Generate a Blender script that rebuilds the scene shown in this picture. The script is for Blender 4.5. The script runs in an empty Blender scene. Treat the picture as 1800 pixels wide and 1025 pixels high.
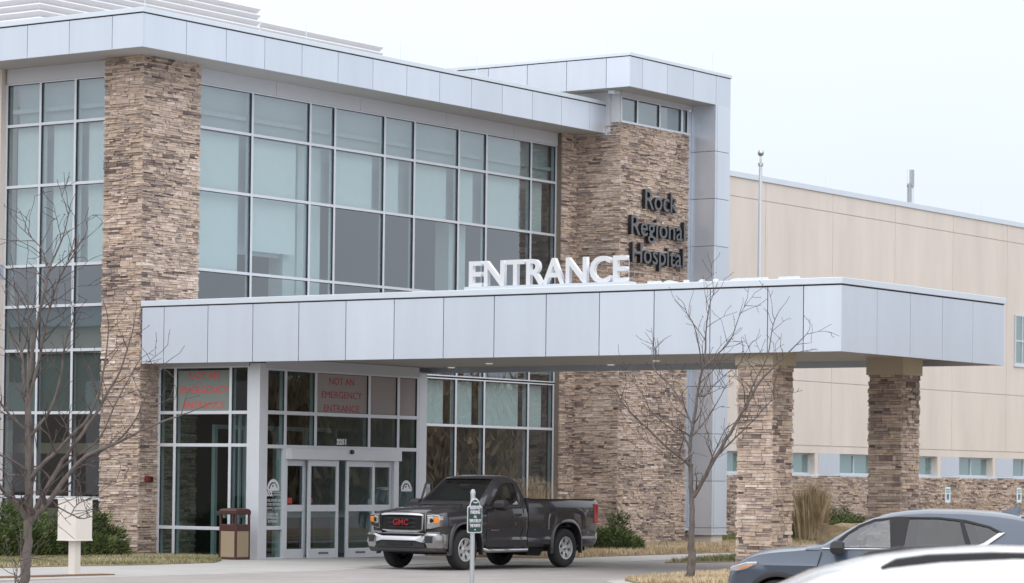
import bpy, bmesh, math, random
from mathutils import Vector, Matrix
R_ = math.radians
SC = bpy.context.scene
random.seed(4)
COL = SC.collection

# ---------------------------------------------------------------- camera, sky, sun
YAW, TILT, ROLL = 0.613968, 0.021865, 0.011472
CAM = Vector((-49.631, -45.418, 1.83))
RIGHT = Vector((math.sin(YAW), -math.cos(YAW), 0))
FWD = Vector((math.cos(YAW), math.sin(YAW), 0))
def ground_at(lat, dep, z=0.0):
    return CAM * 1.0 + RIGHT * lat + FWD * dep - Vector((0, 0, CAM.z - z))
cd = bpy.data.cameras.new('camera'); cam = bpy.data.objects.new('camera', cd); COL.objects.link(cam)
ct, st = math.cos(TILT), math.sin(TILT)
f0 = FWD * ct + Vector((0, 0, st)); dn0 = FWD * st - Vector((0, 0, ct))
rr = RIGHT * math.cos(ROLL) - dn0 * math.sin(ROLL)
dd = RIGHT * math.sin(ROLL) + dn0 * math.cos(ROLL)
M = Matrix.Identity(4)
for i in range(3):
    M[i][0] = rr[i]; M[i][1] = -dd[i]; M[i][2] = -f0[i]; M[i][3] = CAM[i]
cam.matrix_world = M
cd.sensor_fit = 'HORIZONTAL'; cd.sensor_width = 36.0
cd.lens = 36.0 * 5128.06 / 1800.0
cd.shift_y = (728.92 - 512.5) / 1800.0
cd.clip_start = 0.5; cd.clip_end = 3000
cd.dof.use_dof = True; cd.dof.focus_distance = 58.0; cd.dof.aperture_fstop = 5.6
SC.camera = cam

SUN_EL, SUN_AZ = R_(42), Vector((-0.93, -0.36, 0)).normalized()
w = bpy.data.worlds.new('World'); SC.world = w; w.use_nodes = True
nt = w.node_tree; nt.nodes.clear()
out = nt.nodes.new('ShaderNodeOutputWorld'); bg = nt.nodes.new('ShaderNodeBackground')
sky = nt.nodes.new('ShaderNodeTexSky'); sky.sky_type = 'NISHITA'; sky.sun_disc = False
sky.sun_elevation = SUN_EL; sky.sun_rotation = math.atan2(SUN_AZ.x, SUN_AZ.y)
tc = nt.nodes.new('ShaderNodeTexCoord'); sep = nt.nodes.new('ShaderNodeSeparateXYZ')
nt.links.new(tc.outputs['Generated'], sep.inputs[0])
rmp = nt.nodes.new('ShaderNodeValToRGB')          # overcast deck: dim at the horizon, bright overhead
e = rmp.color_ramp.elements
e[0].position = 0.0; e[0].color = (0.775, 0.865, 0.95, 1)
e[1].position = 1.0; e[1].color = (2.30, 2.27, 2.34, 1)
nt.links.new(sep.outputs['Z'], rmp.inputs[0])
nz = nt.nodes.new('ShaderNodeTexNoise'); nz.inputs['Scale'].default_value = 3.0; nz.inputs['Detail'].default_value = 4
nt.links.new(tc.outputs['Generated'], nz.inputs['Vector'])
mr = nt.nodes.new('ShaderNodeMapRange'); mr.inputs[1].default_value = .3; mr.inputs[2].default_value = .7
mr.inputs[3].default_value = 0.965; mr.inputs[4].default_value = 1.035
nt.links.new(nz.outputs[0], mr.inputs[0])
sc_ = nt.nodes.new('ShaderNodeVectorMath'); sc_.operation = 'SCALE'
nt.links.new(rmp.outputs[0], sc_.inputs[0]); nt.links.new(mr.outputs[0], sc_.inputs['Scale'])
sk = nt.nodes.new('ShaderNodeVectorMath'); sk.operation = 'SCALE'; sk.inputs['Scale'].default_value = 0.06
nt.links.new(sky.outputs[0], sk.inputs[0])
mx = nt.nodes.new('ShaderNodeMix'); mx.data_type = 'RGBA'; mx.inputs[0].default_value = 0.06
nt.links.new(sc_.outputs[0], mx.inputs['A']); nt.links.new(sk.outputs[0], mx.inputs['B'])
nt.links.new(mx.outputs['Result'], bg.inputs[0]); bg.inputs[1].default_value = 1.0
nt.links.new(bg.outputs[0], out.inputs[0])

sd = bpy.data.lights.new('sun', 'SUN'); sun = bpy.data.objects.new('sun', sd); COL.objects.link(sun)
sd.energy = 1.4; sd.angle = R_(110); sd.color = (1.0, 0.97, 0.93)
sv = Vector((SUN_AZ.x * math.cos(SUN_EL), SUN_AZ.y * math.cos(SUN_EL), math.sin(SUN_EL)))
sun.rotation_euler = sv.to_track_quat('Z', 'Y').to_euler(); sun.location = (-20, -20, 40)
SC.view_settings.view_transform = 'Standard'; SC.view_settings.look = 'None'
SC.view_settings.exposure = 0.0; SC.view_settings.gamma = 1.0
SC.cycles.max_bounces = 8; SC.cycles.transparent_max_bounces = 16

# ---------------------------------------------------------------- materials
MATS = {}
def mat(name, col, rough=0.6, metal=0.0, var=0.0, vscale=4.0, bump=0.0, bscale=40.0, spec=0.5, coat=0.0, stretch=None, attr=None, emis=0.0):
    if name in MATS: return MATS[name]
    m = bpy.data.materials.new(name); m.use_nodes = True; MATS[name] = m
    n = m.node_tree.nodes; l = m.node_tree.links; b = n['Principled BSDF']
    b.inputs['Roughness'].default_value = rough; b.inputs['Metallic'].default_value = metal
    b.inputs['Specular IOR Level'].default_value = spec; b.inputs['Coat Weight'].default_value = coat
    b.inputs['Base Color'].default_value = (*col, 1)
    if emis:
        b.inputs['Emission Color'].default_value = (*col, 1); b.inputs['Emission Strength'].default_value = emis
    tcn = n.new('ShaderNodeTexCoord'); src = tcn.outputs['Object']
    if stretch:
        mp = n.new('ShaderNodeMapping'); mp.inputs['Scale'].default_value = stretch
        l.new(src, mp.inputs[0]); src = mp.outputs[0]
    last = None
    if attr:
        a = n.new('ShaderNodeAttribute'); a.attribute_name = 'shade'; rp = n.new('ShaderNodeValToRGB')
        rp.color_ramp.interpolation = 'LINEAR'
        els = rp.color_ramp.elements
        els[0].position = attr[0][0]; els[0].color = (*attr[0][1], 1)
        els[1].position = attr[-1][0]; els[1].color = (*attr[-1][1], 1)
        for p, c in attr[1:-1]:
            q = els.new(p); q.color = (*c, 1)
        l.new(a.outputs['Fac'], rp.inputs[0]); last = rp.outputs[0]
    if var:
        nn = n.new('ShaderNodeTexNoise'); nn.inputs['Scale'].default_value = vscale; nn.inputs['Detail'].default_value = 6
        nn.inputs['Roughness'].default_value = 0.65
        l.new(src, nn.inputs['Vector'])
        g = n.new('ShaderNodeMapRange'); g.inputs[1].default_value = 0.25; g.inputs[2].default_value = 0.75
        g.inputs[3].default_value = 1 - var; g.inputs[4].default_value = 1 + var
        l.new(nn.outputs[0], g.inputs[0])
        v = n.new('ShaderNodeVectorMath'); v.operation = 'SCALE'
        if last: l.new(last, v.inputs[0])
        else: v.inputs[0].default_value = col
        l.new(g.outputs[0], v.inputs['Scale']); last = v.outputs[0]
    if last: l.new(last, b.inputs['Base Color'])
    if bump:
        bn = n.new('ShaderNodeTexNoise'); bn.inputs['Scale'].default_value = bscale; bn.inputs['Detail'].default_value = 5
        l.new(src, bn.inputs['Vector'])
        bb = n.new('ShaderNodeBump'); bb.inputs['Strength'].default_value = bump; bb.inputs['Distance'].default_value = 0.02
        l.new(bn.outputs[0], bb.inputs['Height']); l.new(bb.outputs[0], b.inputs['Normal'])
    return m
def glass(name, tint, refl=0.2, wave=0.0, haze=None):
    """coated architectural glass: tinted see-through sheet with a mirror-like coat"""
    if name in MATS: return MATS[name]
    m = bpy.data.materials.new(name); m.use_nodes = True; MATS[name] = m
    n = m.node_tree.nodes; l = m.node_tree.links; n.clear()
    o = n.new('ShaderNodeOutputMaterial'); mixn = n.new('ShaderNodeMixShader')
    t = n.new('ShaderNodeBsdfTransparent'); t.inputs[0].default_value = (*tint, 1)
    g = n.new('ShaderNodeBsdfGlossy'); g.inputs['Roughness'].default_value = 0.0; g.inputs[0].default_value = (0.95, 0.96, 1, 1)
    ge = n.new('ShaderNodeNewGeometry'); dp = n.new('ShaderNodeVectorMath'); dp.operation = 'DOT_PRODUCT'
    l.new(ge.outputs['Incoming'], dp.inputs[0]); l.new(ge.outputs['True Normal'], dp.inputs[1])
    ab = n.new('ShaderNodeMath'); ab.operation = 'ABSOLUTE'; l.new(dp.outputs['Value'], ab.inputs[0])
    om = n.new('ShaderNodeMath'); om.operation = 'SUBTRACT'; om.inputs[0].default_value = 1.0; l.new(ab.outputs[0], om.inputs[1])
    pw = n.new('ShaderNodeMath'); pw.operation = 'POWER'; pw.inputs[1].default_value = 5.0; l.new(om.outputs[0], pw.inputs[0])
    ad = n.new('ShaderNodeMath'); ad.operation = 'MULTIPLY_ADD'; ad.inputs[1].default_value = 1.0 - refl; ad.inputs[2].default_value = refl + .03; ad.use_clamp = True
    l.new(pw.outputs[0], ad.inputs[0]); l.new(ad.outputs[0], mixn.inputs[0])
    if haze:
        d = n.new('ShaderNodeBsdfDiffuse'); d.inputs[0].default_value = (*haze[0], 1)
        m2 = n.new('ShaderNodeMixShader'); m2.inputs[0].default_value = haze[1]
        l.new(t.outputs[0], m2.inputs[1]); l.new(d.outputs[0], m2.inputs[2]); l.new(m2.outputs[0], mixn.inputs[1])
    else: l.new(t.outputs[0], mixn.inputs[1])
    l.new(g.outputs[0], mixn.inputs[2]); l.new(mixn.outputs[0], o.inputs[0])
    if wave:
        tcn = n.new('ShaderNodeTexCoord'); nn = n.new('ShaderNodeTexNoise'); nn.inputs['Scale'].default_value = 0.7; nn.inputs['Detail'].default_value = 1
        l.new(tcn.outputs['Object'], nn.inputs['Vector'])
        bb = n.new('ShaderNodeBump'); bb.inputs['Strength'].default_value = wave; bb.inputs['Distance'].default_value = 0.02
        l.new(nn.outputs[0], bb.inputs['Height']); l.new(bb.outputs[0], g.inputs['Normal'])
    return m
STONE = [(0.0, (0.126, 0.102, 0.101)), (0.1, (0.194, 0.151, 0.138)), (0.24, (0.320, 0.244, 0.207)), (0.36, (0.310, 0.258, 0.239)), (0.5, (0.446, 0.351, 0.283)), (0.62, (0.504, 0.395, 0.314)), (0.74, (0.533, 0.429, 0.356)), (0.86, (0.504, 0.390, 0.340)), (1.0, (0.630, 0.536, 0.468))]
m_stone = mat('ledgestone', (.4, .3, .22), .9, var=.28, vscale=9, bump=.5, bscale=28, spec=.2, attr=STONE)
m_mortar = mat('mortar', (.17, .135, .11), .95)
m_panel = mat('composite metal panel', (.62, .67, .745), .34, metal=.55, var=.045, vscale=1.6, spec=.5, stretch=(1, 1, .16), attr=[(0, (.585, .635, .71)), (1, (.645, .695, .775))], bump=.05, bscale=1.3)
m_panel2 = mat('composite metal panel recess', (.50, .54, .60), .35, metal=.6, var=.03, vscale=.9)
m_coping = mat('metal coping', (.66, .71, .77), .33, metal=.5, var=.03, vscale=1.5)
m_gap = mat('panel joint', (.03, .03, .035), .8)
m_soffit = mat('soffit metal', (.44, .43, .41), .55, var=.06, vscale=1.2)
m_alum = mat('clear aluminium', (.60, .625, .67), .4, metal=.25, var=.03, vscale=3)
m_header = mat('header panel', (.50, .51, .54), .5, var=.03, vscale=1)
m_glass = glass('curtain wall glass', (.66, .77, .78), .185, wave=.05)
m_glass2 = glass('vestibule glass', (.48, .60, .58), .06, wave=.015)
m_shade = mat('roller shade fabric', (.70, .72, .71), .9, var=.03, vscale=2)
m_shade_d = mat('bulkhead board', (.50, .53, .54), .9, var=.05, vscale=1)
m_lightener = mat('gap lightener board', (.66, .67, .70), .9)  # pale board added behind the shades to lighten the gaps beside them
m_shade_g = mat('spandrel board', (.115, .14, .13), .9, var=.06, vscale=1)
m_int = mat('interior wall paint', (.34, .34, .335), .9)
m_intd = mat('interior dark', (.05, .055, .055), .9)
m_beige = mat('precast concrete', (.655, .60, .55), .85, var=.09, vscale=.8, bump=.12, bscale=60, spec=.2, stretch=(1, 1, .2))
m_beige_d = mat('precast reveal', (.56, .50, .44), .9)
m_cap = mat('cast column cap', (.47, .41, .31), .8, var=.05, vscale=3)
m_louv = mat('painted louver', (.66, .67, .70), .45, var=.03, vscale=2)
m_white = mat('white sign enamel', (.61, .63, .655), .35, var=.015, vscale=5)
m_black = mat('black sign enamel', (.012, .014, .018), .35)
m_charcoal = mat('grey letter face', (.10, .11, .125), .4)
m_asphalt = mat('asphalt', (.285, .268, .262), .9, var=.14, vscale=.55, bump=.4, bscale=70, spec=.2)
m_conc = mat('sidewalk concrete', (.355, .35, .34), .85, var=.10, vscale=.7, bump=.2, bscale=50, spec=.2)
m_conc2 = mat('kerb concrete', (.38, .365, .34), .85, var=.12, vscale=1.5, bump=.2, bscale=50, spec=.2)
m_soil = mat('dormant turf soil', (.24, .19, .125), .95, var=.3, vscale=2.2, bump=.6, bscale=40, spec=.1)
m_mulch = mat('brown mulch', (.16, .10, .06), .95, var=.35, vscale=6, bump=.8, bscale=40, spec=.1)
m_blade = mat('grass blade', (.3, .25, .15), .8, attr=[(0, (.10, .14, .045)), (.35, (.17, .18, .07)), (.6, (.30, .265, .165)), (1, (.43, .375, .26))], spec=.2)
m_dry = mat('dry grass blade', (.3, .25, .15), .8, attr=[(0, (.24, .175, .11)), (.5, (.41, .315, .20)), (1, (.60, .50, .345))], spec=.2)
m_bark = mat('bark', (.135, .115, .105), .9, var=.4, vscale=14, bump=.8, bscale=30, spec=.2, stretch=(1, 1, .3))
m_twig = mat('twig bark', (.088, .070, .066), .85, var=.3, vscale=6, spec=.25)
m_jun = mat('juniper foliage', (.05, .08, .03), .75, attr=[(0, (.022, .038, .014)), (.5, (.075, .108, .036)), (1, (.165, .20, .07))], spec=.25)
m_rock = mat('limestone boulder', (.44, .34, .22), .9, var=.4, vscale=3.5, bump=.9, bscale=8, spec=.2)

# ---------------------------------------------------------------- mesh helpers
class MB:
    def __init__(s): s.v = []; s.f = []; s.a = []; s.cur = 0.5
    def face(s, *idx): s.f.append(tuple(idx)); s.a.append(s.cur)
    def quad(s, a, b, c, d):
        n = len(s.v); s.v += [tuple(a), tuple(b), tuple(c), tuple(d)]; s.face(n, n+1, n+2, n+3)
    def tri(s, a, b, c):
        n = len(s.v); s.v += [tuple(a), tuple(b), tuple(c)]; s.face(n, n+1, n+2)
    def box(s, x0, x1, y0, y1, z0, z1):
        if x0 > x1: x0, x1 = x1, x0
        if y0 > y1: y0, y1 = y1, y0
        if z0 > z1: z0, z1 = z1, z0
        n = len(s.v)
        s.v += [(x0,y0,z0),(x1,y0,z0),(x1,y1,z0),(x0,y1,z0),(x0,y0,z1),(x1,y0,z1),(x1,y1,z1),(x0,y1,z1)]
        for q in ((0,3,2,1),(4,5,6,7),(0,1,5,4),(1,2,6,5),(2,3,7,6),(3,0,4,7)): s.face(*[n+i for i in q])
    def obox(s, o, u, v, w_):                         # oriented box from corner o and edge vectors
        o, u, v, w_ = Vector(o), Vector(u), Vector(v), Vector(w_); n = len(s.v)
        s.v += [tuple(o), tuple(o+u), tuple(o+u+v), tuple(o+v), tuple(o+w_), tuple(o+u+w_), tuple(o+u+v+w_), tuple(o+v+w_)]
        for q in ((0,3,2,1),(4,5,6,7),(0,1,5,4),(1,2,6,5),(2,3,7,6),(3,0,4,7)): s.face(*[n+i for i in q])
    def prism(s, pts, d):                             # closed polygon extruded by vector d
        d = Vector(d); n = len(s.v); k = len(pts)
        s.v += [tuple(p) for p in pts] + [tuple(Vector(p) + d) for p in pts]
        s.face(*range(n + k - 1, n - 1, -1)); s.face(*range(n + k, n + 2*k))
        for i in range(k): j = (i + 1) % k; s.face(n+i, n+j, n+k+j, n+k+i)
    def tube(s, pts, rad, seg=6, cap=True):
        pts = [Vector(p) for p in pts]
        if not hasattr(rad, '__len__'): rad = [rad] * len(pts)
        rings = []; prev = None
        for i, p in enumerate(pts):
            t = (pts[min(i+1, len(pts)-1)] - pts[max(i-1, 0)]).normalized()
            if prev is None:
                a = t.cross(Vector((0, 0, 1)) if abs(t.z) < .9 else Vector((1, 0, 0))).normalized()
            else:
                a = (prev - t * prev.dot(t)).normalized()
            prev = a; b = t.cross(a); base = len(s.v)
            for k in range(seg):
                th = 2*math.pi*k/seg
                s.v.append(tuple(p + (a*math.cos(th) + b*math.sin(th)) * rad[i]))
            rings.append(base)
        for i in range(len(rings)-1):
            for k in range(seg):
                k2 = (k+1) % seg
                s.face(rings[i]+k, rings[i]+k2, rings[i+1]+k2, rings[i+1]+k)
        if cap:
            s.face(*[rings[0]+k for k in range(seg-1, -1, -1)]); s.face(*[rings[-1]+k for k in range(seg)])
    def lathe(s, prof, c, axis, seg=24, closed=False):   # prof: (r, h) list revolved about axis through c
        axis = Vector(axis).normalized(); c = Vector(c)
        a = axis.cross(Vector((0, 0, 1)) if abs(axis.z) < .9 else Vector((1, 0, 0))).normalized(); b = axis.cross(a)
        base = len(s.v); k = len(prof)
        for i in range(seg):
            th = 2*math.pi*i/seg; d = a*math.cos(th) + b*math.sin(th)
            for r, h in prof: s.v.append(tuple(c + d*r + axis*h))
        for i in range(seg):
            j = (i+1) % seg
            for q in range(k if closed else k-1):
                q2 = (q+1) % k
                s.face(base+i*k+q, base+j*k+q, base+j*k+q2, base+i*k+q2)
    def loft(s, secs, cap=True, loop=False):
        base = len(s.v); k = len(secs[0])
        for sec in secs: s.v += [tuple(p) for p in sec]
        for i in range(len(secs)-1):
            for q in range(k if loop else k-1):
                q2 = (q+1) % k
                s.face(base+i*k+q, base+(i+1)*k+q, base+(i+1)*k+q2, base+i*k+q2)
        if cap and loop:
            s.face(*[base+q for q in range(k)]); n = base+(len(secs)-1)*k
            s.face(*[n+q for q in range(k-1, -1, -1)])
    def build(s, name, m, parent=None, smooth=False, bevel=0.0, norm=True, angle=35):
        me = bpy.data.meshes.new(name); me.from_pydata(s.v, [], s.f)
        if any(a != 0.5 for a in s.a):
            at = me.attributes.new('shade', 'FLOAT', 'FACE'); at.data.foreach_set('value', s.a)
        if norm and len(s.f) < 60000:
            bm = bmesh.new(); bm.from_mesh(me); bmesh.ops.recalc_face_normals(bm, faces=bm.faces)
            if smooth: bmesh.ops.remove_doubles(bm, verts=bm.verts, dist=1e-5)
            bm.to_mesh(me); bm.free()
        me.materials.append(m)
        o = bpy.data.objects.new(name, me); COL.objects.link(o)
        if parent: o.parent = parent
        if smooth:
            for p in me.polygons: p.use_smooth = True
            me.set_sharp_from_angle(angle=R_(angle))
        if bevel:
            b = o.modifiers.new('bevel', 'BEVEL'); b.width = bevel; b.segments = 2; b.limit_method = 'ANGLE'; b.angle_limit = R_(40)
            b.harden_normals = False
        return o
def thing(name, label, cat, loc=(0, 0, 0), rz=0.0, group=None):
    o = bpy.data.objects.new(name, None); COL.objects.link(o); o.empty_display_size = .2
    o.location = loc; o.rotation_euler = (0, 0, rz); o['label'] = label; o['category'] = cat
    if group: o['group'] = group
    return o
def tag(o, label, cat, group=None, kind=None):
    o['label'] = label; o['category'] = cat
    if group: o['group'] = group
    if kind: o['kind'] = kind
    return o
def struct(o): o['kind'] = 'structure'; return o
def copy_tree(o, parent=None):
    c = o.copy(); COL.objects.link(c); c.parent = parent
    for ch in list(o.children): copy_tree(ch, c)
    return c
def boolean(o, cutters):
    for c in cutters:
        c.parent = o.parent
        md = o.modifiers.new('cut', 'BOOLEAN'); md.object = c; md.operation = 'DIFFERENCE'; md.solver = 'EXACT'
    bpy.context.view_layer.update()
    dg = bpy.context.evaluated_depsgraph_get()
    me = bpy.data.meshes.new_from_object(o.evaluated_get(dg))
    o.modifiers.clear(); o.data = me
    me.set_sharp_from_angle(angle=R_(32))
    for c in cutters: bpy.data.objects.remove(c)
    return o
def text_mesh(txt, size, ext=0.0, off=0.0, align='LEFT', xs=1.0, shear=0.0):
    c = bpy.data.curves.new('t', 'FONT'); c.body = txt; c.size = size; c.extrude = ext; c.offset = off
    c.align_x = align; c.fill_mode = 'BOTH' if ext else 'FRONT'; c.resolution_u = 3; c.shear = shear
    o = bpy.data.objects.new('t', c); COL.objects.link(o)
    bpy.context.view_layer.update()
    me = bpy.data.meshes.new_from_object(o.evaluated_get(bpy.context.evaluated_depsgraph_get()))
    bpy.data.objects.remove(o)
    if xs != 1.0:
        for v in me.vertices: v.co.x *= xs
    return me
def bounds(me):
    xs = [v.co.x for v in me.vertices]; ys = [v.co.y for v in me.vertices]
    return (min(xs), max(xs), min(ys), max(ys)) if xs else (0, 0, 0, 0)
def frame(o, right):                                    # text plane: +x along right, +y up
    r = Vector(right).normalized(); u = Vector((0, 0, 1)); n = r.cross(u)
    return Matrix(((r.x, u.x, n.x, o[0]), (r.y, u.y, n.y, o[1]), (r.z, u.z, n.z, o[2]), (0, 0, 0, 1)))
def text_obj(name, txt, size, origin, right, m, parent=None, ext=0.0, off=0.0, align='CENTER', width=None, xs=1.0):
    me = text_mesh(txt, size, ext, off, align)
    if width:
        b = bounds(me); xs = width / max(1e-6, b[1]-b[0])
    if xs != 1.0:
        for v in me.vertices: v.co.x *= xs
    me.transform(frame(origin, right)); me.materials.clear(); me.materials.append(m)
    o = bpy.data.objects.new(name, me); COL.objects.link(o)
    if parent: o.parent = parent
    return o
def letters(txt, size, ext, off, width=None):
    """one mesh per glyph, laid out as the font sets the whole word"""
    res = []
    for i, ch in enumerate(txt):
        if ch == ' ': continue
        g = text_mesh(ch, size, ext, off); gb = bounds(g)
        full = bounds(text_mesh(txt[:i+1], size, ext, off))
        dx = full[1] - gb[1]
        for v in g.vertices: v.co.x += dx
        res.append((ch, g))
    if width:
        mn = min(bounds(g)[0] for _, g in res); mxx = max(bounds(g)[1] for _, g in res); k = width/(mxx-mn)
        for _, g in res:
            for v in g.vertices: v.co.x = (v.co.x - mn) * k
    return res

# ---------------------------------------------------------------- ledgestone veneer
def stones(mb, o, u, n, W, z0, z1, seed, hmin=.026, hmax=.066, lmin=.09, lmax=.42, prot=.046, ovl=.02, ovr=.02):
    """irregular split stones in courses on a wall face starting at o, running along u, facing n"""
    rnd = random.Random(seed); u = Vector(u); n = Vector(n); o = Vector(o); z = z0; z1 = z1
    ph = [rnd.uniform(0, 6.3) for _ in range(6)]
    while z < z1 - .015:
        h = min(rnd.uniform(hmin, hmax) * (1.35 if rnd.random() < .12 else 1), z1 - z)
        if z1 - z - h < .03: h = z1 - z
        x = -ovl * rnd.random()
        while x < W - .01:
            L = rnd.uniform(lmin, lmax) * (0.6 if rnd.random() < .25 else 1)
            if W - x - L < lmin * .7: L = W - x + ovr * rnd.random()
            sub = [(z, h)]
            if h > .075 and rnd.random() < .3: a = h * rnd.uniform(.4, .6); sub = [(z, a), (z + a, h - a)]
            for zz, hh in sub:
                p = rnd.random() ** 1.4 * prot + .004
                lowf = .5 + .22*math.sin(x*1.7+ph[0]+zz*.9)*math.sin(zz*1.1+ph[1]) + .16*math.sin(x*3.1+ph[2]-zz*2.3)
                s_ = rnd.gauss(.19+lowf*.75, .185)
                if rnd.random() < .045: s_ = rnd.uniform(0, .2)
                mb.cur = min(1, max(0.001, s_))
                j = lambda a: rnd.uniform(-a, a)
                g = .0035
                c = [(x+g, zz+g), (x+L-g, zz+g), (x+L-g, zz+hh-g), (x+g, zz+hh-g)]
                b = len(mb.v)
                for cx, cz in c:
                    q = o + u*cx - n*.03; mb.v.append((q.x, q.y, cz))
                for cx, cz in c:
                    q = o + u*(cx + j(.006)) + n*(p + j(.006)); mb.v.append((q.x, q.y, cz + j(.004)))
                for q in ((4,5,6,7),(0,1,5,4),(1,2,6,5),(2,3,7,6),(3,0,4,7)): mb.face(*[b+i for i in q])
            x += L
        z += h
    mb.cur = .5

# ---------------------------------------------------------------- the hospital building
bld = thing('hospital_building', 'tan stone and glass hospital with grey metal roof fascias and a beige concrete wing', 'building')

def panel_run(name, p0, d, n, L, z0, z1, joints, m, parent, th=.05, gap=.016, hj=()):
    """metal cassette panels along a line, dark open joints between them"""
    p0, d, n = Vector(p0), Vector(d), Vector(n); mb = MB(); g = MB()
    xs = [0.0] + [j for j in joints if 0.02 < j < L - .02] + [L]
    zs = [z0] + list(hj) + [z1]
    for a, b in zip(xs, xs[1:]):
        for c, e_ in zip(zs, zs[1:]):
            q0 = gap/2 if a > 0 else 0; q1 = gap/2 if b < L else 0; r0 = gap/2 if c > z0 else 0; r1 = gap/2 if e_ < z1 else 0
            mb.cur = .02 + .96*random.random()
            mb.obox(p0 + d*(a+q0) + Vector((0, 0, c+r0)), d*(b-a-q0-q1), -n*th, Vector((0, 0, e_-c-r0-r1)))
    o = mb.build(name, m, parent, bevel=.003)
    g.obox(p0 - n*(th*.75) + d*.02 + Vector((0, 0, z0+.01)), d*(L-.04), -n*.06, Vector((0, 0, z1-z0-.02)))
    g.build('joint_backing', m_gap, o)
    return o
def stone_faces(name, faces, parent, core=None):
    mb = MB()
    for i, fc in enumerate(faces): stones(mb, *fc)
    o = mb.build(name, m_stone, parent, norm=False)
    if core:
        c = MB()
        for b in core: c.box(*b)
        c.build('mortar_backing', m_mortar, o)
    return o

# corner pier, tower pier, tower faces
stone_faces('stone_pier', [((0, 1.19, 0), (0, -1, 0), (-1, 0, 0), 1.19, -.1, 11.45, 11), ((0, 0, 0), (1, 0, 0), (0, -1, 0), 1.95, -.1, 11.45, 12)],
            bld, [(.012, 1.94, .012, 1.19, -.3, 11.45)])
stone_faces('stone_pier', [((17.27, .12, 0), (1, 0, 0), (0, -1, 0), .74, -.1, 11.45, 21)], bld, [(17.28, 18.05, .135, .6, -.3, 11.45)])
stone_faces('stone_tower_wall', [((18.0, .14, 0), (0, -1, 0), (-1, 0, 0), 1.48, -.1, 11.74, 31), ((18.0, -1.34, 0), (1, 0, 0), (0, -1, 0), 3.53, -.1, 11.74, 32)],
            bld, [(18.012, 21.5, -1.325, .7, -.3, 11.74)])
# roof fascia of the main block
ROOF0, ROOF1 = 11.45, 12.21
lj = [.93 + .0 + 1.333*k for k in range(0, 26)]
f1 = panel_run('roof_fascia', (-.994, -.85, 0), (0, 1, 0), (-1, 0, 0), 34, ROOF0, ROOF1, lj, m_panel, bld)
rj = [1.429 + 1.39*k for k in range(0, 14)]
f2 = panel_run('roof_fascia', (-.942, -.85, 0), (1, 0, 0), (0, -1, 0), 18.99, ROOF0, ROOF1, rj, m_panel, bld)
mb = MB(); mb.box(-.98, 17.98, -.835, .31, ROOF0+.002, ROOF0+.06); mb.box(-.98, .2, .31, 33, ROOF0+.002, ROOF0+.06)
mb.build('soffit', m_soffit, bld)
mb = MB(); mb.box(-.985, 18.0, -.84, -.5, ROOF1+.0, ROOF1+.028); mb.box(-.985, -.6, -.5, 33, ROOF1, ROOF1+.028); mb.build('fascia_reveal', m_gap, bld)
mb = MB(); mb.box(-1.02, 18.04, -.876, -.45, ROOF1+.028, 12.345); mb.box(-1.02, -.55, -.45, 33.1, ROOF1+.028, 12.345); mb.build('roof_coping', m_coping, bld, bevel=.006)
mb = MB(); mb.box(-.5, 18, -.45, 33, 11.9, 12.0); mb.build('roof_deck', m_soffit, bld)
# header panels under the soffit
panel_run('header_panel', (1.98, .27, 0), (1, 0, 0), (0, -1, 0), 15.28, 11.10, 11.45, [3.07, 6.4, 10.05, 13.15], m_header, bld, gap=.012)
panel_run('header_panel', (.17, 1.2, 0), (0, 1, 0), (-1, 0, 0), 3.35, 11.10, 11.45, [], m_header, bld)

# curtain walls --------------------------------------------------------------
def curtain(name, axis, plane, us, zs, parent, gm, mw=.068, depth=.16, skip=(), m=None, ubot={}, norail=()):
    """axis 'x': wall in plane y=plane facing -y ; axis 'y': plane x=plane facing -x"""
    mb = MB(); u0, u1 = min(us), max(us); z0, z1 = min(zs), max(zs)
    def bx(a, b, c, d, e_, f_):
        if axis == 'x': mb.box(a, b, c, d, e_, f_)
        else: mb.box(c, d, a, b, e_, f_)
    for u in us: bx(u-mw/2, u+mw/2, plane, plane+depth, ubot.get(u, z0), z1)
    su = sorted(us)
    for z in zs:
        for i_, (a, b) in enumerate(zip(su, su[1:])):
            if (i_, z) in norail: continue
            bx(a+mw/2, b-mw/2, plane+.004, plane+depth-.004, z-mw/2 if z > z0 else z0, z+mw/2 if z < z1 else z1)
    fr = mb.build(name, m or m_alum, parent, bevel=.004)
    sz = sorted(zs)
    gk = MB()
    def gx(a, b, e_, f_):
        if axis == 'x': gk.box(a, b, plane+.014, plane+.049, e_, f_)
        else: gk.box(plane+.014, plane+.049, a, b, e_, f_)
    for i, (a, b) in enumerate(zip(su, su[1:])):
        for j, (c, d) in enumerate(zip(sz, sz[1:])):
            if (i, j) in skip: continue
            gx(a+mw/2-.001, a+mw/2+.013, c+mw/2, d-mw/2); gx(b-mw/2-.013, b-mw/2+.001, c+mw/2, d-mw/2)
            gx(a+mw/2+.013, b-mw/2-.013, d-mw/2-.010, d-mw/2+.001)
    gk.build('gasket', m_gap, fr)
    panes = {}
    for i, (a, b) in enumerate(zip(su, su[1:])):
        for j, (c, d) in enumerate(zip(sz, sz[1:])):
            if (i, j) in skip: continue
            p = MB(); q = plane + .05
            A, B = a+mw/2-.004, b-mw/2+.004; Cc, D = c+mw/2-.004, d-mw/2+.004
            if axis == 'x': p.quad((A, q, Cc), (B, q, Cc), (B, q, D), (A, q, D))
            else: p.quad((q, B, Cc), (q, A, Cc), (q, A, D), (q, B, D))
            panes[(i, j)] = p.build('pane', gm, fr, norm=False)
    return fr, panes
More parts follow.
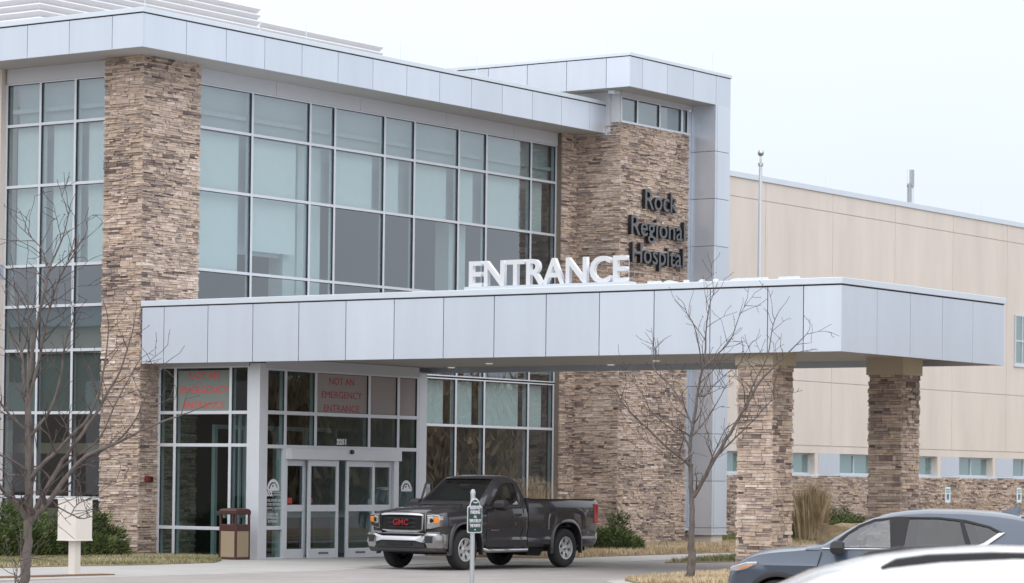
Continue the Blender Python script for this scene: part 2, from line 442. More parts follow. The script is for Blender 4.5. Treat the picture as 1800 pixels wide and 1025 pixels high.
def shade(fr, axis, plane, a, b, c, d, m, dist=.22, name='roller_shade'):
    p = MB(); q = plane + dist
    if axis == 'x': p.box(a, b, q, q+.012, c, d)
    else: p.box(q, q+.012, a, b, c, d)
    return p.build(name, m, fr)
# main front glazing
GX = [2.0, 4.22, 6.43, 7.41, 9.45, 10.72, 12.67, 13.93, 16.03, 17.24]
GZ = [4.5, 5.72, 6.69, 8.6, 10.06, 11.1]
cw1, P1 = curtain('curtain_wall', 'x', .3, GX, GZ, bld, m_glass)
for i in range(9):
    shade(cw1, 'x', .3, GX[i]+.0, GX[i+1], 10.1, 11.2, m_shade_d, .30, 'bulkhead')
pm = .11
for i, (lo, l, r, m) in {0: (5.9, .02, .26, m_shade), 1: (7.28, .02, .30, m_shade), 3: (8.62, .05, .26, m_shade), 4: (8.62, .05, .42, m_shade),
                      5: (8.62, .05, .28, m_shade), 6: (8.62, .05, .34, m_shade), 7: (8.62, .05, .3, m_shade), 8: (8.62, .05, .4, m_shade)}.items():
    shade(cw1, 'x', .3, GX[i]+l, GX[i+1]-r, max(lo, 6.72) if i == 0 else lo, 10.02, m)
for i, lo in ((0, 6.72), (1, 7.2), (3, 8.62), (4, 8.62), (5, 8.62), (6, 8.62), (7, 8.62), (8, 8.62)):
    shade(cw1, 'x', .3, GX[i], GX[i+1], lo, 10.08, m_lightener, .55, 'gap_lightener')  # added boards that brighten the strips next to each shade
for i in (1, 2, 6):                                   # white columns just inside the glass
    a, b = {1: (5.95, 6.42), 2: (6.5, 7.4), 6: (12.85, 13.6)}[i]
    mb = MB(); mb.box(a, b, .75, 1.2, 5.35, 8.7 if i != 2 else 10.05); mb.build('interior_column', m_shade, bld)
# ground-floor front glazing, right of the vestibule
GX2 = [6.95, 8.4, 9.9, 11.25, 12.66, 13.95, 16.01, 17.23]
cw2, P2 = curtain('curtain_wall', 'x', .3, GX2, [-.05, .42, 3.21, 4.46], bld, m_glass)
for i in range(3, 7):
    shade(cw2, 'x', .3, GX2[i]+.03, GX2[i+1]-(.3 if i != 5 else .2), 3.25, 4.4, m_shade)
# left elevation glazing
GY = [1.22, 2.34, 3.47, 4.575]; LZ = [.3, 1.26, 3.25, 4.72, 5.765, 6.73, 8.63, 10.09, 11.1]
cw3, P3 = curtain('curtain_wall', 'y', .2, GY, LZ, bld, m_glass)
for i in range(3):
    shade(cw3, 'y', .2, GY[i]-.03, GY[i+1]-(.26 if i < 2 else .18), 6.76, 10.05, m_shade)
    shade(cw3, 'y', .2, GY[i], GY[i+1]-(.0 if i < 2 else .14), 10.12, 11.2, m_shade_d, .30, 'bulkhead')
    shade(cw3, 'y', .2, GY[i], GY[i+1], 6.76, 10.08, m_lightener, .55, 'gap_lightener')
    shade(cw3, 'y', .2, GY[i], GY[i+1], 3.27, 5.74, m_shade_g, .12, 'spandrel_board')
# beige end wall with grey band at the far left
for a, b, m in ((-.1, 3.09, m_beige), (3.13, 6.42, m_beige), (6.42, 6.79, m_panel2), (6.79, 11.45, m_beige)):
    mb = MB(); mb.box(.05 if m is m_beige else .035, .6, 4.61, 14, a, b); mb.build('end_wall', m, bld)
# interior
mb = MB(); mb.box(.45, 18, 9.0, 9.2, -.1, 11.4); mb.box(17.9, 18.0, .7, 9, -.1, 11.4); mb.box(9.0, 9.12, 3.6, 9, -.1, 11.4); mb.build('interior_wall', m_int, bld)
mb = MB(); mb.box(.36, 17.9, .47, 9, 4.72, 5.3); mb.box(.36, 17.9, .47, 9, -.2, -.12); mb.build('floor_slab', m_int, bld)
mb = MB(); mb.box(.36, 17.9, .48, 9, 10.4, 10.5); mb.build('ceiling', m_shade_d, bld)
mb = MB()
for k in range(5): mb.box(2+3*k, 3.2+3*k, 2.5, 3.1, .0, 1.1)
mb.box(.9, 1.2, 2.2, 4.6, .8, 1.0); mb.box(.9, 1.2, 1.7, 5.2, 2.3, 2.55)
mb.build('interior_counter', mat('counter laminate', (.28, .23, .15), .6), bld)
for k in range(4):
    mb = MB(); mb.box(3.6+3.6*k, 3.95+3.6*k, 3.4, 3.75, -.1, 4.7); mb.build('interior_column', m_int, bld)
# tower top ------------------------------------------------------------------
TJ = [-.01+2.1, 1.32+2.1, 2.66+2.1, 4.0+2.1]
panel_run('tower_fascia', (17.23, -2.1, 0), (0, 1, 0), (-1, 0, 0), 9, 12.595, 13.42, [.77, 2.09, 3.42, 4.76, 6.1, 7.43], m_panel, bld)
panel_run('tower_fascia', (17.282, -2.1, 0), (1, 0, 0), (0, -1, 0), 5.318, 12.595, 13.42, [.61, 1.89, 3.26, 4.51], m_panel, bld)
mb = MB(); mb.box(17.24, 22.6, -2.09, -1.6, 13.42, 13.445); mb.box(17.24, 17.6, -1.6, 6.9, 13.42, 13.445); mb.build('fascia_reveal', m_gap, bld)
mb = MB(); mb.box(17.205, 22.64, -2.125, -1.6, 13.445, 13.535); mb.box(17.205, 17.6, -1.6, 6.95, 13.445, 13.535); mb.build('roof_coping', m_coping, bld, bevel=.005)
mb = MB(); mb.box(17.26, 22.55, -2.05, 6.8, 12.6, 12.66); mb.build('soffit', m_soffit, bld)
mb = MB(); mb.box(17.3, 22.5, -1.9, 6.8, 13.3, 13.36); mb.build('roof_deck', m_soffit, bld)
# fin: the fascia turning down to the ground
FZ = [.48, 1.82, 3.17, 4.53, 5.87, 7.21, 8.55, 9.91, 11.27]
panel_run('metal_fin', (21.78, -2.1, 0), (1, 0, 0), (0, -1, 0), .82, .31, 12.6, [.11], m_panel, bld, hj=FZ, gap=.014)
panel_run('metal_fin', (21.78, -1.3, 0), (0, -1, 0), (-1, 0, 0), .748, .31, 12.6, [], m_panel, bld, hj=FZ, gap=.014)
mb = MB(); mb.box(21.9, 22.6, -2.04, -1.2, .32, 12.6); mb.build('fin_core', m_panel2, bld)
mb = MB(); mb.box(21.76, 22.63, -2.12, -1.2, .28, .31); mb.build('fin_flashing', m_coping, bld)
mb = MB(); mb.box(21.9, 22.5, -2.02, -1.1, -.3, .28); mb.build('fin_footing', m_beige, bld)
mb = MB(); mb.box(21.535, 21.775, -1.30, -1.2, .45, 12.45); mb.build('recess_strip', m_panel2, bld)
mb = MB(); mb.box(21.50, 21.76, -1.345, -1.3, .40, .45); mb.build('strip_sill', m_coping, bld)
# clerestory
cl, Pc = curtain('clerestory', 'x', -1.33, [18.03, 18.86, 20.03, 21.19, 21.53], [11.77, 12.47], bld, m_glass, mw=.07)
shade(cl, 'x', -1.33, 18.0, 21.5, 11.8, 12.45, m_shade_d, .35, 'bulkhead')
mb = MB(); mb.box(18.0, 21.6, -1.38, -1.2, 11.735, 11.765); mb.build('clerestory_sill', m_coping, bld)
mb = MB(); mb.box(18.0, 21.76, -1.335, -1.18, 12.475, 12.6); mb.build('clerestory_header', m_header, bld)
mb = MB(); mb.box(17.97, 18.6, -1.0, 3.0, 11.4, 12.6); mb.box(17.94, 17.98, -1.32, -1.05, 11.74, 12.6); mb.box(17.98, 18.0, -1.3, .4, 11.74, 12.6); mb.build('tower_side_wall', m_header, bld)
mb = MB(); mb.box(17.55, 17.93, -.55, -.2, 12.36, 12.42); mb.build('scupper', m_coping, bld)
mb = MB(); mb.box(17.60, 17.93, -1.36, -1.16, 12.5, 12.59); mb.build('soffit_bracket', m_coping, bld)
# wing -------------------------------------------------------------------------
WY, WX0, WX1 = 5.0, 22.2, 82.0
wj = [36.85 + 4.73*k for k in range(-3, 10)]
mb = MB()
for a, b in zip([WX0]+wj, wj+[WX1]):
    if b <= WX0: continue
    a = max(a, WX0)
    for c, d in ((3.11, 5.33), (5.36, 11.40), (11.43, 12.07)):
        mb.box(a+.012, b-.012, WY, WY+.3, c, d)
wing = mb.build('precast_panel', m_beige, bld, bevel=.008)
mb = MB(); mb.box(WX0, WX1, WY+.02, WY+.25, 3.0, 12.0); mb.build('panel_reveal', m_beige_d, wing)
mb = MB(); mb.box(WX0, WX1, WY-.003, WY+.3, 2.84, 3.075); mb.build('precast_lintel', m_beige, bld)
mb = MB(); mb.box(WX0, WX1, WY-.05, WY+.35, 12.07, 12.26); mb.build('roof_coping', m_coping, bld, bevel=.006)
mb = MB(); mb.box(WX0, WX1, WY+.3, WY+25, 11.7, 11.8); mb.build('roof_deck', m_soffit, bld)
# wing windows: strip of punched windows with metal panels between
wc = [40.70 + 4.73*k for k in range(-5, 9)]           # right jamb reveal x of each window
prev = WX0
mbp = MB()
for xr in wc:
    xl = xr - 3.22
    if xr < WX0 + 1: continue
    xl = max(xl, WX0)
    fr = MB(); y = WY + .22
    fr.box(xl, xr-.28, y, y+.08, 2.10, 2.16); fr.box(xl, xr-.28, y, y+.08, 2.78, 2.84)
    mids = [xl+.03, (xl+xr-.28)/2, xr-.31]
    for q in mids: fr.box(q-.03, q+.03, y-.003, y+.083, 2.103, 2.837)
    wn = fr.build('window', m_alum, bld)
    for a, b in zip(mids, mids[1:]):
        p = MB(); p.quad((a+.03, y+.04, 2.16), (b-.03, y+.04, 2.16), (b-.03, y+.04, 2.78), (a+.03, y+.04, 2.78)); p.build('pane', m_glass, wn, norm=False)
    s = MB(); s.box(xl, xr, WY-.045, WY+.3, 2.03, 2.10); s.build('sill', m_coping, wn)
    p = MB(); p.box(xl, xr-.3, y+.055, y+.06, 2.165, 2.775); p.build('blind', mat('green blind', (.30, .41, .375), .9), wn)
    j = MB(); j.box(xr-.28, xr, WY+.0, WY+.3, 2.10, 2.84); j.build('jamb', m_beige, wn)
    pn = MB(); pn.box(xr, xr+1.51, WY-.012, WY+.2, 2.115, 2.838); q_ = pn.build('metal_panel', m_panel, bld)
    s = MB(); s.box(xr+.005, xr+1.505, WY-.03, WY+.2, 2.05, 2.11); s.build('flashing', m_coping, q_)
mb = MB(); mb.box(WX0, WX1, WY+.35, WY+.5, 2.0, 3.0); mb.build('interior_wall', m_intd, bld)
# upper wing windows (right edge of the view)
for x0 in (56.45,):
    fr = MB(); y = WY-.02
    for q in (x0, x0+.62, x0+1.24, x0+1.86): fr.box(q, q+.06, y-.04, y+.1, 6.6, 8.57)
    for z in (6.6, 7.5, 8.51): fr.box(x0+.06, x0+1.86, y-.036, y+.096, z, z+.06)
    wn = fr.build('window', m_alum, bld)
    p = MB(); p.quad((x0, y-.012, 6.6), (x0+1.9, y-.012, 6.6), (x0+1.9, y-.012, 8.57), (x0, y-.012, 8.57)); p.build('pane', m_glass, wn, norm=False)
    p = MB(); p.box(x0, x0+1.9, WY-.012, WY-.006, 6.6, 8.57); p.build('blind', mat('green blind', (.30, .41, .375), .9), wn)
    s = MB(); s.box(x0-.05, x0+1.97, y-.04, y+.05, 6.5, 6.6); s.build('sill', m_coping, wn)
stone_faces('stone_wainscot', [((WX0, WY-.03, 0), (1, 0, 0), (0, -1, 0), 50, -.25, 2.03, 41, .034, .078, .14, .5)], bld, [(WX0, 74, WY-.015, WY+.4, -.4, 2.03)])

# roof-top equipment screens (louvered)
def louver_screen(x0, y0, x1, ylen, z0, z1, label):
    t = thing('louvered_screen', label, 'screen', (x0, y0, z0)); k = 0; z = z0
    while z < z1 - .01:
        mb = MB(); dz, dp, th = .150, .10, .035
        prof = [(0, 0), (dp, dz), (dp-.02, dz+th), (-.02, th)]
        A = [(x0-(.0 if ylen else 0)-pz[0]*(1 if ylen else 0), y0-pz[0], z+pz[1]) for pz in prof]
        B = [(x1+pz[0], y0-pz[0], z+pz[1]) for pz in prof]
        mb.loft([A, B], cap=True, loop=True)
        if ylen:
            Cc = [(x0-pz[0], y0+ylen, z+pz[1]) for pz in prof]
            mb.loft([A, Cc], cap=True, loop=True)
        o = mb.build('louver_blade', m_louv, t); o.matrix_parent_inverse = Matrix.Translation((-x0, -y0, -z0)); z += .172; k += 1
    mb = MB()
    q = x0 + .4
    while q < x1: mb.box(q, q+.06, y0+.06, y0+.12, z0-1, z1); q += 1.6
    o = mb.build('support_post', m_louv, t); o.matrix_parent_inverse = Matrix.Translation((-x0, -y0, -z0))
louver_screen(2.5, 5.8, 10.76, 7, 12.43, 14.5, 'pale grey louvered equipment screen on the roof, upper left of the picture')
louver_screen(10.9, 5.8, 16.2, 0, 12.43, 14.0, 'low pale grey louvered screen on the roof, right of the taller screen')
# lightning rods
for (rx, ry, rz, lb) in ((5.23, -.5, 12.34, 'thin lightning rod on the roof edge before the taller louvered screen'), (-.55, -.5, 12.34, 'thin lightning rod at the left corner of the main roof edge'),
                     (9.0, -.5, 12.34, 'thin lightning rod on the roof edge before the low louvered screen'), (12.3, -.5, 12.34, 'thin lightning rod right of the louvered screens on the main roof edge'),
                     (17.45, -1.2, 13.53, 'thin lightning rod on the left edge of the tower roof'), (21.9, -1.9, 13.53, 'thin lightning rod above the tower fin'),
                     (29.9, 5.1, 12.26, 'thin lightning rod on the wing parapet near the flagpole'), (41.2, 5.1, 12.26, 'thin lightning rod on the wing parapet left of the antenna'), (53.6, 5.1, 12.26, 'thin lightning rod on the wing parapet right of the antenna')):
    mb = MB(); mb.tube([(0, 0, 0), (0, 0, .42), (0, 0, .62)], [.009, .008, .003], 6); mb.tube([(0, 0, -.02), (0, 0, .05)], .02, 6)
    o = mb.build('lightning_rod', m_coping); o.location = (rx, ry, rz); tag(o, lb, 'lightning rod', 'lightning rods on the roofs')
# antenna on wing roof
t = thing('roof_antenna', 'short grey antenna mast with two stacked panels on the wing roof', 'antenna', (55.1, 9, 11.8))
mb = MB(); mb.tube([(0, 0, 0), (0, 0, 1.5)], .05, 8); mb.tube([(.16, 0, 1.35), (.16, 0, 2.6)], .03, 8); mb.build('mast', m_panel2, t)
mb = MB(); mb.box(-.14, .1, -.05, .05, 1.25, 2.05); mb.box(.05, .26, -.08, .03, 1.95, 2.62); mb.box(-.25, .3, -.02, .02, 1.9, 1.98); mb.build('antenna_panel', mat('antenna grey', (.33, .35, .38), .5), t)
mb = MB(); mb.box(-.26, -.2, -.02, .02, 1.0, 2.6); mb.box(.3, .36, -.02, .02, 1.0, 2.6); mb.build('side_rod', m_coping, t)

# ---------------------------------------------------------------- vestibule (part of the building front)
VX, VY = .615, -3.066
ves = thing('entrance_vestibule', 'glazed aluminium entrance vestibule with sliding doors under the canopy', 'vestibule', (VX, VY, -.08))
vw1, V1 = curtain('front_glazing', 'y', VX, [-.05, -.535, -2.2, -2.74], [-.06, .62, 2.51, 3.25, 4.3], None, m_glass2, mw=.075)
vw2, V2 = curtain('side_glazing', 'x', VY, [.87, 1.54, 2.63, 4.63, 5.755, 6.53], [-.06, .65, 2.49, 3.26, 4.25], None, m_glass2, mw=.085,
                  skip=((1, 0), (2, 0), (3, 0), (1, 1), (2, 1), (3, 1)), ubot={2.63: 2.46, 4.63: 2.46},
                  norail=[(i, z) for i in (1, 2, 3) for z in (-.06, .65)])
for o in (vw1, vw2): o.parent = ves; o.matrix_parent_inverse = Matrix.Translation((-VX, -VY, .08))
def vp(o): o.parent = ves; o.matrix_parent_inverse = Matrix.Translation((-VX, -VY, .08)); return o
mb = MB(); mb.box(VX-.004, .83, VY-.004, -2.775, -.1, 4.36); vp(mb.build('corner_post', m_alum, None, bevel=.01))
mb = MB(); mb.box(6.57, 6.88, VY-.004, VY+.25, -.1, 4.36); vp(mb.build('end_post', m_alum, None, bevel=.01))
mb = MB(); mb.box(VX+.002, .83, -2.74, -.0, 4.3, 4.48); mb.box(.84, 6.56, VY+.002, VY+.15, 4.25, 4.48); vp(mb.build('head_panel', m_header, None))
mb = MB(); mb.box(6.80, 6.86, VY+.26, .3, -.1, 4.4); vp(mb.build('return_wall', m_header, None))
for a, b in ((1.46, 1.62), (5.60, 5.72)):
    mb = MB(); mb.box(a, b, VY-.01, VY+.2, -.08, 2.45); vp(mb.build('door_jamb', m_alum, None, bevel=.005))
mb = MB(); mb.box(1.56, 5.70, VY-.16, VY+.05, 2.205, 2.455); hd = vp(mb.build('operator_header', m_alum, None, bevel=.006))
mb = MB(); mb.lathe([(0, .05), (.05, .04), (.055, 0), (.055, -.04)], (3.76, VY-.17, 2.40), (0, -1, 0), 12); mb.build('motion_sensor', m_black, hd, smooth=True)
def door(x0, x1, yoff, nm='sliding_door'):
    mb = MB(); y = VY + yoff; s = .085
    mb.box(x0, x0+s, y, y+.05, -.06, 2.2); mb.box(x1-s, x1, y, y+.05, -.06, 2.2)
    for a, b in ((-.06, .16), (1.02, 1.17), (2.06, 2.2)): mb.box(x0+s, x1-s, y+.003, y+.047, a, b)
    d = vp(mb.build(nm, m_alum, None, bevel=.004))
    for a, b in ((.16, 1.02), (1.17, 2.06)):
        p = MB(); p.quad((x0+s, y+.025, a), (x1-s, y+.025, a), (x1-s, y+.025, b), (x0+s, y+.025, b)); p.build('pane', m_glass2, d, norm=False)
    return d
door(1.62, 2.36, .06, 'door_sidelight'); d1 = door(2.34, 3.44, -.05); d2 = door(3.735, 4.80, -.05); door(4.78, 5.60, .06, 'door_sidelight')
for d, x0 in ((d1, 2.72), (d2, 4.1)):
    mb = MB(); mb.box(x0, x0+.36, VY-.056, VY-.05, .04, .085); mb.build('door_decal', mat('grey decal', (.12, .12, .13), .6), d)
mb = MB(); mb.box(2.0, 2.3, VY+.064, VY+.07, 1.09, 1.12); vp(mb.build('door_label', mat('red label', (.55, .10, .07), .6), None))
for a in (1.68, 2.44): mb = MB(); mb.box(a, a+.22 if a < 2 else a+.06, VY+(.08 if a < 2 else -.03), VY+(.083 if a < 2 else -.027), 1.2, 1.33); vp(mb.build('window_sticker', mat('red sticker', (.42, .05, .035), .6), None))
# inner door line and furniture seen through the glass
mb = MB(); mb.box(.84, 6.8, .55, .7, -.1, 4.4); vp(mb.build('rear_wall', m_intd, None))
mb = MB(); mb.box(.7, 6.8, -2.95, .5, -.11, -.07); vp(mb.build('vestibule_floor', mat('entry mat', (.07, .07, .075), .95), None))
mb = MB(); mb.box(.7, 6.8, -2.95, .2, 4.35, 4.4); vp(mb.build('vestibule_ceiling', m_int, None))
for x0 in (1.5, 2.6, 3.7, 4.8, 5.9):
    mb = MB(); mb.box(x0, x0+.09, -1.0, -.9, -.08, 3.0); mb.box(x0+.1, x0+1.0, -1.0, -.92, 2.9, 3.0); mb.box(x0+.1, x0+1.0, -1.0, -.92, .9, 1.0)
    vp(mb.build('inner_door_frame', m_alum, None))
mb = MB(); mb.box(1.2, 1.26, -2.0, -1.95, 0, 3.2); mb.box(1.9, 1.96, -1.6, -1.55, 0, 3.2); mb.box(1.2, 6.0, -1.58, -1.52, .85, .93); vp(mb.build('inner_rail', m_alum, None))
# window film signs
m_film = mat('frosted film', (.185, .215, .20), .9, var=.02, vscale=2); m_film2 = mat('mesh film', (.34, .305, .30), .95, var=.12, vscale=60)
m_red = mat('red lettering', (.64, .045, .045), .6); m_red2 = mat('red lettering on film', (.40, .055, .06), .7)
mb = MB(); mb.box(VX+.044, VX+.047, -2.165, -.57, 3.29, 4.21); fl = vp(mb.build('notice_film', m_film, None))
for tx, z, wd in (('NOT AN', 4.02, .92), ('EMERGENCY', 3.685, 1.44), ('ENTRANCE', 3.345, 1.22)):
    o = text_obj('lettering', tx, .235, (VX+.041, -1.375, z), (0, -1, 0), m_red, fl, ext=.001, off=.0, width=wd); 
mb = MB(); mb.box(2.68, 4.58, VY+.044, VY+.047, 3.31, 4.2); fl2 = vp(mb.build('notice_film', m_film2, None))
for tx, z, wd in (('NOT AN', 3.96, .92), ('EMERGENCY', 3.645, 1.50), ('ENTRANCE', 3.335, 1.32)):
    text_obj('lettering', tx, .225, (3.62, VY+.041, z), (1, 0, 0), m_red2, fl2, ext=.001, off=.0, width=wd)
for a, b in ((4.68, 5.71), (5.80, 6.49)):
    mb = MB(); mb.box(a, b, VY+.044, VY+.047, 3.31, 4.20); vp(mb.build('window_film', m_film2, None))
mb = MB(); mb.box(VX+.07, VX+.08, -2.70, -2.24, .68, 2.45); 
vp(text_obj('street_number', '3251', .17, (3.63, VY+.03, 2.575), (1, 0, 0), m_white, None, ext=.001, off=.012, width=.36))
mb = MB(); mb.box(3.43, 3.83, VY+.045, VY+.048, 2.555, 2.72); vp(mb.build('number_backing', m_black, None))
# emblem and hours decal on the left sidelight
def arc_band(cx, cz, r0, r1, a0, a1, y, n=24):
    mb = MB()
    for i in range(n):
        t0 = a0+(a1-a0)*i/n; t1 = a0+(a1-a0)*(i+1)/n
        P = lambda r, t: (cx+r*math.cos(t)*.92, y, cz+r*math.sin(t))
        mb.quad(P(r0, t0), P(r0, t1), P(r1, t1), P(r1, t0))
    return mb
def emblem(cx, cz, y, k=1.0):
    mb = arc_band(cx, cz, .165*k, .235*k, 0, math.pi, y)
    mb.prism([(cx-.2*k, y, cz-.03*k), (cx+.2*k, y, cz-.03*k), (cx+.2*k, y, cz+.01*k), (cx-.2*k, y, cz+.01*k)], (0, -.002, 0))
    mb.prism([(cx-.13*k, y, cz+.01*k), (cx-.06*k, y, cz+.07*k), (cx-.02*k, y, cz+.05*k), (cx+.05*k, y, cz+.13*k), (cx+.15*k, y, cz+.01*k)], (0, -.002, 0))
    q = arc_band(cx+.01*k, cz, .10*k, .135*k, 1.2, 2.9, y, 12); n = len(mb.v); mb.v += q.v; mb.f += [tuple(i+n for i in f) for f in q.f]; mb.a += q.a
    return vp(mb.build('emblem_decal', m_white, None))
Ydec = VY + .03
emblem(1.17, 1.52, Ydec)
vp(text_obj('lettering', 'ROCK', .15, (1.03, Ydec, 1.375), (1, 0, 0), m_white, None, ext=.001, off=.012, width=.24))
vp(text_obj('lettering', 'REGIONAL', .05, (1.31, Ydec, 1.435), (1, 0, 0), m_white, None, ext=.001, width=.28))
vp(text_obj('lettering', 'HOSPITAL', .05, (1.31, Ydec, 1.38), (1, 0, 0), m_white, None, ext=.001, width=.28))
for tx, z, wd in (('THESE DOORS ARE', 1.245, .54), ('LOCKED BETWEEN', 1.155, .54), ('10:00 PM - 5:00 AM', 1.065, .56), ('PLEASE USE', .93, .36), ('EMERGENCY', .85, .40), ('ENTRANCE', .77, .34)):
    vp(text_obj('lettering', tx, .085, (1.17, Ydec, z), (1, 0, 0), m_white, None, ext=.001, off=.0, width=wd))
emblem(6.13, 1.52, Ydec)
# fire alarm box on the pier
t = thing('alarm_strobe', 'small red and black alarm box on the stone pier', 'alarm', (.27, -.06, 1.66))
mb = MB(); mb.box(-.09, .02, -.06, .04, 0, .13); mb.build('alarm_body', mat('alarm red', (.16, .015, .015), .4), t, bevel=.008)
mb = MB(); mb.box(.02, .12, -.05, .04, -.01, .12); mb.build('speaker_box', m_black, t, bevel=.008)

# ---------------------------------------------------------------- entrance canopy
can = thing('entrance_canopy', 'grey metal drive-through entrance canopy on two square stone columns', 'canopy')
CB, CT = 4.355, 5.635
jL = [.665 + 1.318*k for k in range(0, 13)] + [17.285]
panel_run('canopy_fascia', (-.03, -.08, 0), (0, -1, 0), (-1, 0, 0), 18.12, CB, CT, jL, m_panel, can, gap=.02)
panel_run('canopy_fascia', (.022, -18.2, 0), (1, 0, 0), (0, -1, 0), 7.096, CB, CT, [1.415, 2.826, 4.243, 5.638], m_panel, can, gap=.016)
panel_run('canopy_fascia', (7.17, -18.2, 0), (0, 1, 0), (1, 0, 0), 18.12, CB, CT, jL, m_panel, can)
mb = MB(); mb.box(-.005, 7.145, -18.175, -.05, 4.49, 4.56); mb.build('soffit', m_soffit, can)
mb = MB(); mb.box(7.03, 7.06, -18.1, -.05, 4.36, 4.5); mb.build('soffit_trim', m_panel2, can)
mb = MB(); mb.box(-.018, 7.155, -18.188, -.05, CT, CT+.03); mb.build('fascia_reveal', m_gap, can)
mb = MB(); mb.box(-.055, 7.2, -18.225, -.05, CT+.03, 5.79); mb.build('canopy_coping', m_coping, can, bevel=.008)
for i, X0 in enumerate((.35, 5.82)):
    Y0 = -15.70; S = .77
    mb = MB()
    args = (-.3, 4.14, 61+10*i, .034, .085, .12, .38)
    stones(mb, (X0, Y0, 0), (0, -1, 0), (-1, 0, 0), S, *args)
    stones(mb, (X0, Y0-S, 0), (1, 0, 0), (0, -1, 0), S, -.3, 4.14, 62+10*i, .034, .085, .12, .38)
    stones(mb, (X0+S, Y0-S, 0), (0, 1, 0), (1, 0, 0), S, -.3, 4.14, 63+10*i, .034, .085, .12, .38)
    stones(mb, (X0+S, Y0, 0), (-1, 0, 0), (0, 1, 0), S, -.3, 4.14, 64+10*i, .034, .085, .12, .38)
    c = mb.build('column', m_stone, can, norm=False)
    mb = MB(); mb.box(X0+.012, X0+S-.012, Y0-S+.012, Y0-.012, -.3, 4.14); mb.build('mortar_backing', m_mortar, c)
    mb = MB(); mb.box(X0-.06, X0+S+.06, Y0-S-.06, Y0+.06, 4.13, 4.492); mb.build('cap', m_cap, c, bevel=.006)
m_lamp = mat('soffit lamp', (1, .93, .8), .5, emis=.65)
for x0, y0 in ((6.73, -3.89), (5.07, -6.2), (6.56, -8.58), (5.03, -10.78)):
    mb = MB(); mb.lathe([(0, .02), (.10, .02), (.12, .012), (.13, -.02)], (x0, y0, 4.492), (0, 0, -1), 16); dl = mb.build('downlight', m_alum, can, smooth=True)
    mb = MB(); mb.lathe([(0, .026), (.085, .026), (.085, .01)], (x0, y0, 4.492), (0, 0, -1), 16); mb.build('lamp', m_lamp, dl)
# ENTRANCE letters, front and rear edges of the canopy
def sign_letters(name, label, txt, size, ext, off, width, org, right, m_side, m_face, height=None):
    t = thing(name, label, 'sign', org); fm = frame((0, 0, 0), right)
    for ch, g in letters(txt, size, ext, off, width):
        if height:
            for v in g.vertices: v.co.y *= height
        g.transform(fm); g.materials.clear(); g.materials.append(m_side); g.materials.append(m_face)
        n = Vector(right).cross(Vector((0, 0, 1)))
        for p in g.polygons:
            if p.normal.dot(n) > .9: p.material_index = 1
        o = bpy.data.objects.new('letter', g); COL.objects.link(o); o.parent = t
    return t
t = sign_letters('entrance_letters', 'large white raised ENTRANCE letters along the front edge of the canopy', 'ENTRANCE', .77, .05, .013, 3.97, (.16, -9.2, 5.86), (0, -1, 0), m_white, m_white)
mb = MB(); mb.box(-.15, .11, -4.1, .04, -.07, -.005); mb.build('letter_base', m_coping, t)
t = sign_letters('entrance_letters', 'white raised ENTRANCE letters seen from behind over the far edge of the canopy', 'ENTRANCE', .77, .05, .013, 3.97, (6.95, -13.3, 5.86), (0, 1, 0), m_white, m_white)
mb = MB(); mb.box(-.11, .15, -.04, 4.1, -.07, -.005); mb.build('letter_base', m_coping, t)
mb = MB(); mb.tube([(0, 0, 0), (0, 0, .62)], [.009, .005], 6); o = mb.build('lightning_rod', m_coping); o.location = (1.0, -12.65, 5.79)
tag(o, 'thin lightning rod rising behind the last letter of the white ENTRANCE sign', 'lightning rod', 'lightning rods on the roofs')
# hospital name on the tower
for wd, z, x0, W, lb in (('Rock', 9.42, 19.08, 1.72, 'dark raised letters reading Rock, top line on the stone tower'), ('Regional', 8.65, 18.38, 2.84, 'dark raised letters reading Regional, middle line on the stone tower'),
                     ('Hospital', 7.89, 18.45, 2.72, 'dark raised letters reading Hospital, bottom line on the stone tower')):
    sign_letters('name_letters', lb, wd, .79, .055, .004, W, (x0-.07, -1.46, z), (1, 0, 0), m_black, m_charcoal)

# ---------------------------------------------------------------- ground, kerbs, lawns
def gz(x, y):                                            # the lot falls away gently towards the viewer
    d = (x - CAM.x) * FWD.x + (y - CAM.y) * FWD.y
    t = min(1, max(0, (d - 43) / 10)); t = t*t*(3-2*t)
    return -.20 + .14 * t
mb = MB(); xs = [-400, -150, -60] + [-50+4*i for i in range(40)] + [130, 220, 500]; ys = [-400, -150, -60] + [-50+4*i for i in range(22)] + [60, 150, 500]
n = len(ys)
for a in xs:
    for b in ys: mb.v.append((a, b, gz(a, b)))
for i in range(len(xs)-1):
    for j in range(n-1): mb.face(i*n+j, (i+1)*n+j, (i+1)*n+j+1, i*n+j+1)
struct(mb.build('ground', m_asphalt, smooth=True))
def slab(name, poly, z0, z1, m, bevel=.012):
    mb = MB(); mb.prism([(x, y, z0) for x, y in poly], (0, 0, z1-z0)); return struct(mb.build(name, m, bevel=bevel))
slab('pavement', [(-30, 6), (-30, -8.35), (-9.8, -8.4), (-4.0, -8.55), (-1.2, -7.65), (3.49, -7.0), (3.49, .25), (.3, .25), (-.05, 6)], -.3, -.045, m_conc)
slab('kerb', [(-30, -8.35), (-9.8, -8.4), (-4.0, -8.55), (-1.2, -7.65), (-1.1, -7.85), (-3.95, -8.75), (-9.8, -8.62), (-30, -8.55)], -.3, -.052, m_conc2)
slab('pavement', [(3.5, -7.0), (16.5, -6.3), (60, -6.2), (60, -8.0), (12.4, -8.4), (5.5, -9.2)], -.3, -.035, m_conc)
slab('island_kerb', [(-7.5, -18.1), (-5.9, -16.7), (-2, -16.0), (7.5, -15.2), (30, -14.2), (30, -24), (-4, -24)], -.4, .02, m_conc2, .03)
